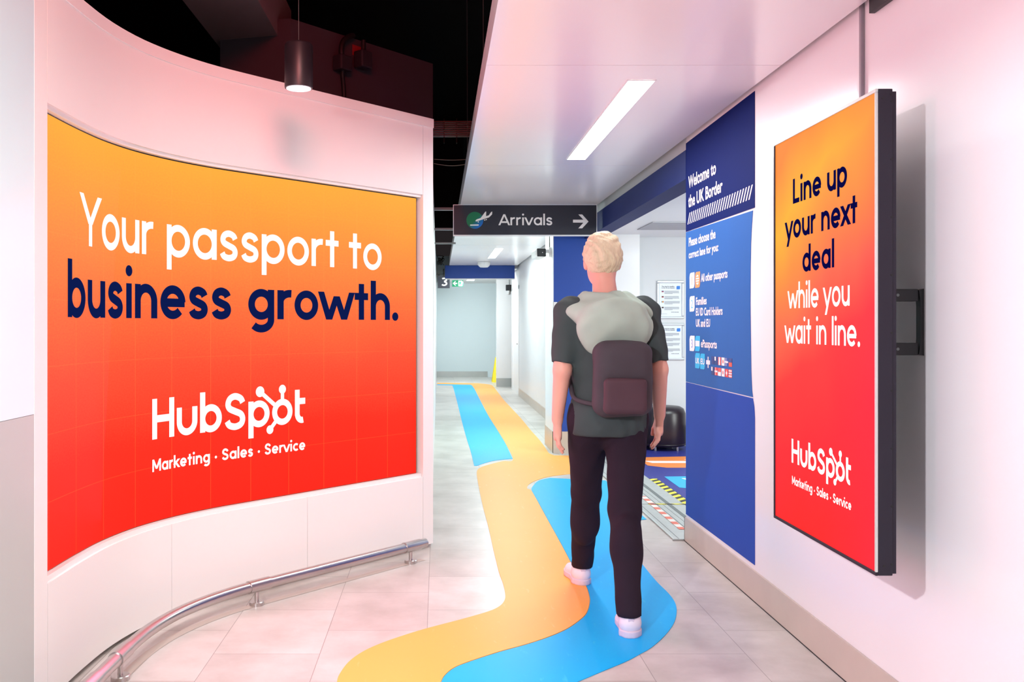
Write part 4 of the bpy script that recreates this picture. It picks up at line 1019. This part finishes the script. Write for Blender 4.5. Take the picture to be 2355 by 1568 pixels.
def hand(X, Y, Z, W, side):     # palm hanging from the wrist with five curled fingers
    d = cap(X, Y, Z, (W[0], W[1], W[2]), (W[0]-.004*side, W[1]+.012, W[2]-.075), .025, .033, 1.0)
    d = np.maximum(d, np.abs(X-(W[0]-.002*side))-.019)
    for i, (dy, L) in enumerate(((.030,.078), (.010,.088), (-.011,.082), (-.030,.064))):
        a = (W[0]-.004*side, W[1]+.014+dy, W[2]-.088); b = (W[0]-.008*side, W[1]+.018+dy*1.1, W[2]-.088-L*.5); c = (W[0]-.030*side, W[1]+.024+dy, W[2]-.085-L*.95)
        d = smin(d, cap(X, Y, Z, a, b, .0095, .0088), .006); d = smin(d, cap(X, Y, Z, b, c, .0088, .0072), .004)
    a = (W[0]-.006*side, W[1]+.030, W[2]-.032); b = (W[0]-.014*side, W[1]+.060, W[2]-.070); c = (W[0]-.022*side, W[1]+.064, W[2]-.104)
    d = smin(d, cap(X, Y, Z, a, b, .0125, .0105), .008); return smin(d, cap(X, Y, Z, b, c, .0105, .0085), .004)

def torso(X, Y, Z, g=0.0):
    d = ell(X, Y, Z, (0,0,.95), (.165+g,.118+g,.13+g))
    d = smin(d, ell(X, Y, Z, (0,.005,1.10), (.148+g,.102+g,.15+g)), .06)
    d = smin(d, ell(X, Y, Z, (0,.018,1.29), (.178+g,.122+g,.20+g)), .06)
    d = smin(d, cap(X, Y, Z, (-.145,.02,1.43), (.145,.02,1.43), .062+g, .062+g, 1.0), .05)
    return d
def arm(X, Y, Z, a, b, c, g=0.0):
    return smin(cap(X, Y, Z, a, b, .056+g, .043+g), cap(X, Y, Z, b, c, .043+g, .028+g), .015)
def leg(X, Y, Z, a, b, c, g=0.0):
    d = smin(cap(X, Y, Z, a, b, .088+g, .060+g), cap(X, Y, Z, b, c, .058+g, .040+g), .02)
    m = tuple(b[i]*.66+c[i]*.34 for i in range(3)); return smin(d, ell(X, Y, Z, (m[0], m[1]-.018, m[2]), (.055+g,.058+g,.12+g)), .03)
HC = (-.012,.085,1.685)
def head(X, Y, Z):
    d = ell(X, Y, Z, HC, (.076,.096,.112))
    d = smin(d, ell(X, Y, Z, (HC[0],HC[1]+.040,HC[2]-.070), (.056,.060,.056)), .035)
    d = smin(d, cap(X, Y, Z, (HC[0],HC[1]+.094,HC[2]+.006), (HC[0],HC[1]+.112,HC[2]-.030), .009, .015), .012)
    for s_ in (-1, 1):
        d = smin(d, ell(X, Y, Z, (HC[0]+s_*.080,HC[1]-.006,HC[2]-.012), (.013,.024,.034)), .008)
        d = np.maximum(d, -ell(X, Y, Z, (HC[0]+s_*.031,HC[1]+.101,HC[2]+.004), (.016,.014,.011)))
    d = smin(d, ell(X, Y, Z, (HC[0],HC[1]+.093,HC[2]-.062), (.024,.010,.009)), .008)
    return d
def body(X, Y, Z):
    d = torso(X, Y, Z)
    d = smin(d, cap(X, Y, Z, (0,.03,1.46), (-.010,.068,1.62), .062, .054), .04)
    d = smin(d, head(X, Y, Z), .025)
    for a, b, c, s_ in ((SHL, ELL_, WRL, -1), (SHR, ELR, WRR, 1)):
        d = smin(d, arm(X, Y, Z, a, b, c), .04); d = smin(d, hand(X, Y, Z, c, s_), .012)
    for a, b, c in ((HIPR, KNR, ANR), (HIPL, KNL, ANL)):
        d = smin(d, leg(X, Y, Z, a, b, c), .03)
        d = smin(d, cap(X, Y, Z, c, (c[0], c[1]+.13, .045), .038, .028), .02)
    return d
def wr(X, Y, Z, amp, f=1.0):    # cloth folds
    return amp*(np.sin(f*(31*Z+9*X+14*np.sin(7*Y+5*X)))*.5+np.sin(f*(47*X-26*Z+3*np.sin(11*Z)))*.35+np.sin(f*(60*Z+33*Y))*.25)
def shirt(X, Y, Z):
    d = torso(X, Y, Z, .016)
    d = smin(d, ell(X, Y, Z, (0,-.0,.91), (.196,.150,.14)), .05)
    for a, b, c in ((SHL, ELL_, WRL), (SHR, ELR, WRR)):
        e = tuple(a[i]+(b[i]-a[i])*.86 for i in range(3)); d = smin(d, cap(X, Y, Z, a, e, .067, .060), .035)
        nrm = np.array(b)-np.array(a); nrm = nrm/np.linalg.norm(nrm)
        cut = (X-e[0])*nrm[0]+(Y-e[1])*nrm[1]+(Z-e[2])*nrm[2]-.01
        d = np.where(np.abs(X) > .175, np.maximum(d, cut), d)
    d = d+wr(X, Y, Z, .0058)
    d = np.maximum(d, .845-Z)
    d = np.maximum(d, -(cap(X, Y, Z, (0,.035,1.475), (-.01,.07,1.62), .070, .075)))
    return d
def trousers(X, Y, Z):
    d = ell(X, Y, Z, (0,0,.95), (.174,.128,.14))
    for a, b, c in ((HIPR, KNR, ANR), (HIPL, KNL, ANL)):
        e = (c[0], c[1], c[2]-.01); d = smin(d, leg(X, Y, Z, a, b, e, .016), .035)
    d = d+wr(X, Y, Z, .0035, .8)
    d = np.maximum(d, Z-1.0); return np.maximum(d, .088-Z)
def hood(X, Y, Z):
    q = np.sqrt(X**2+((Y-.03)*1.05)**2)
    ringz = 1.475+.10*(Y-.03)*0-.25*(.10-np.abs(Y-.03))*0
    d = np.sqrt((q-.098)**2+((Z-1.478+.35*(Y-.0)*-1*.25)*.8)**2)-.040
    d = smin(d, ell(X, Y+.34*(Z-1.36), Z, (.01,-.120,1.35), (.176,.085,.150)), .05)
    d = smin(d, ell(X, Y, Z, (.0,-.040,1.43), (.205,.098,.072)), .06)
    d = d+wr(X, Y, Z, .0075, .8)
    d = np.maximum(d, -(cap(X, Y, Z, (0,.035,1.46), (-.01,.07,1.66), .074, .085)))
    return d
def hair(X, Y, Z):
    d = ell(X, Y, Z, (HC[0],HC[1]-.016,HC[2]+.020), (.096,.112,.120))
    d = smin(d, ell(X, Y, Z, (HC[0]+.01,HC[1]+.03,HC[2]+.095), (.070,.085,.042)), .03)
    d = d+.0028*np.sin(120*X+25*Y+5*np.sin(40*Z+20*X))*np.clip((Z-1.60)/.1,0,1)+.0025*np.sin(150*X+60*Z+6*np.sin(50*Y))
    d = np.maximum(d, -ell(X, Y, Z, (HC[0],HC[1]+.11,HC[2]-.035), (.075,.085,.105)))
    d = d+np.clip(HC[2]-.01-Z, 0, .1)*.20
    d = -smin(-d, -((HC[2]-.082)-Z+np.maximum(0, Y-HC[1]+.02)*.9), .02)
    for s_ in (-1, 1): d = np.maximum(d, -ell(X, Y, Z, (HC[0]+s_*.088,HC[1]-.004,HC[2]-.016), (.022,.032,.040)))
    return d
def shoe(an, toe):
    cx, hy = an[0], an[1]-.055
    def f(X, Y, Z):
        Xr = X-(cx+toe*(Y-hy))
        w = .041+.010*np.sin(np.clip((Y-hy)/.28, 0, 1)*math.pi*.85)
        u = cap(Xr, Y, Z, (0, hy+.042, .052), (0, hy+.20, .040), .040, .036)
        u = smin(u, cap(Xr, Y, Z, (0, hy+.058, .06), (0, hy+.062, .118), .046, .043), .03)
        u = smin(u, ell(Xr, Y, Z, (0, hy+.20, .030), (.048,.078,.040)), .03)
        u = np.maximum(u, Z-.128+.35*(Y-hy-.05)); u = np.maximum(u, .024-Z)
        u = np.maximum(u, -cap(Xr, Y, Z, (0, hy+.062, .10), (0, hy+.066, .20), .036, .040))
        return u
    def s(X, Y, Z):
        Xr = X-(cx+toe*(Y-hy))
        a = np.minimum(ell(Xr, Y, Z*0, (0, hy+.052, 0), (.047,.056,1)), ell(Xr, Y, Z*0, (0, hy+.205, 0), (.053,.085,1)))
        a = smin(a, np.maximum(np.abs(Xr)-.044, np.abs(Y-hy-.12)-.08), .02)
        return np.maximum(a, np.abs(Z-.0165)-.0155)
    return f, s, (cx, hy)

def sdf_part(f, lo, hi, cell, name, m, parent):
    V, Fc = surface_nets(f, lo, hi, cell)
    mb = MB(); mb.v = [(v[0]+BX, v[1]+BY, v[2]) for v in V.tolist()]; mb.f = [tuple(q) for q in Fc.tolist()]
    o = mb.build(name, m, parent); o.data.polygons.foreach_set('use_smooth', [True]*len(o.data.polygons))
    return o

M_skin = mat('skin', (222,168,148), .5, var=.05, scale=12)
M_skin.node_tree.nodes['Principled BSDF'].inputs['Subsurface Weight'].default_value = .08
M_hair = mat('blond_hair', (214,204,170), .6, var=.16, scale=40, bump=.4)
def strands(m):                 # fine upright strands as relief
    nt = m.node_tree; n = nt.nodes; tc = n.new('ShaderNodeTexCoord'); mp = n.new('ShaderNodeMapping'); mp.inputs['Scale'].default_value = (150, 150, 16)
    nz = n.new('ShaderNodeTexNoise'); nz.inputs['Scale'].default_value = 1; nz.inputs['Detail'].default_value = 3
    nt.links.new(tc.outputs['Object'], mp.inputs[0]); nt.links.new(mp.outputs[0], nz.inputs['Vector'])
    b = n.new('ShaderNodeBump'); b.inputs['Strength'].default_value = .9; b.inputs['Distance'].default_value = .006
    nt.links.new(nz.outputs['Fac'], b.inputs['Height']); nt.links.new(b.outputs['Normal'], n['Principled BSDF'].inputs['Normal'])
strands(M_hair)
M_shirt = mat('slate_green_cotton', (62,74,74), .85, var=.10, scale=10, bump=.1, spec=.2)
M_hood = mat('sage_grey_fleece', (166,190,176), .9, var=.08, scale=14, bump=.15, spec=.2)
M_trouser = mat('plum_black_cloth', (38,28,40), .85, var=.12, scale=8, bump=.1, spec=.2)
M_shoe = mat('white_trainer', (232,222,232), .6, var=.04, scale=20)
M_sole = mat('trainer_sole', (214,200,214), .6, var=.04)
M_pack = mat('charcoal_nylon', (64,60,66), .7, var=.12, scale=12, bump=.1, spec=.3)
M_pack2 = mat('maroon_nylon', (74,54,62), .7, var=.10, scale=12, spec=.3)

pp = empty('person', (BX, BY, 0), 'person with short blond hair, pale hood and dark clothes walking away on the blue path', 'person')
sdf_part(body, (-.36,-.50,0.0), (.36,.72,1.84), .0072, 'body', M_skin, pp)
sdf_part(hair, (-.14,-.06,1.56), (.12,.24,1.86), .0055, 'hair', M_hair, pp)
sdf_part(shirt, (-.36,-.26,.80), (.36,.26,1.56), .009, 't_shirt', M_shirt, pp)
sdf_part(hood, (-.30,-.30,1.12), (.30,.24,1.62), .009, 'hood', M_hood, pp)
sdf_part(trousers, (-.26,-.52,.06), (.26,.62,1.06), .010, 'trousers', M_trouser, pp)
for an, toe in ((ANR, .10), (ANL, -.10)):
    f, s, (cx, hy) = shoe(an, toe)
    o = sdf_part(f, (cx-.10,hy-.03,0), (cx+.10,hy+.31,.16), .006, 'shoe', M_shoe, pp)
    sdf_part(s, (cx-.10,hy-.03,-.004), (cx+.10,hy+.31,.044), .005, 'sole', M_sole, o)
    MB().obox(Matrix.Translation((BX+cx, BY+hy+.008, .085)), .026, .008, .055).build('heel_tab', M_sole, o, bevel=.003)
for s_ in (-1, 1):
    mb = MB(); c = (BX+HC[0]+s_*.031, BY+HC[1]+.083, HC[2]+.004)
    mb.lathe(c, [(.0,-.011),(.008,-.008),(.011,0),(.008,.008),(.0,.011)], 14); mb.build('eye', mat('eye_white', (235,230,228), .2), pp, smooth=True)

bp = empty('backpack', (BX+.03, BY-.19, .97), 'dark grey backpack worn by the walking person below the pale hood', 'backpack')
def pack(X, Y, Z):
    d = rbox(X, Y+.10*(Z-1.13), Z, (.03,-.20,1.125), (.136,.075,.175), .065)
    return d+wr(X, Y, Z, .005, .7)
sdf_part(pack, (-.17,-.34,.90), (.23,-.08,1.38), .009, 'pack_body', M_pack, bp)
def pocket(X, Y, Z):
    return rbox(X, Y+.10*(Z-1.06), Z, (.03,-.275,1.05), (.100,.028,.082), .026)+wr(X, Y, Z, .003, .7)
sdf_part(pocket, (-.12,-.36,.94), (.18,-.22,1.18), .008, 'front_pocket', M_pack2, bp)
for s_ in (-1, 1):
    P = [(.02+s_*.085,-.150,1.28),(.012+s_*.100,-.07,1.42),(s_*.110,-.0,1.50),(s_*.118,.09,1.47),(s_*.130,.148,1.33),(s_*.162,.11,1.16),(s_*.176,.0,1.07),(s_*.162,-.08,1.02),(.03+s_*.10,-.17,1.0)]
    MB().tube([(x+BX, y+BY, z) for x, y, z in smooth_path(P, 6)], .011, 10).build('strap', M_pack, bp, smooth=True)
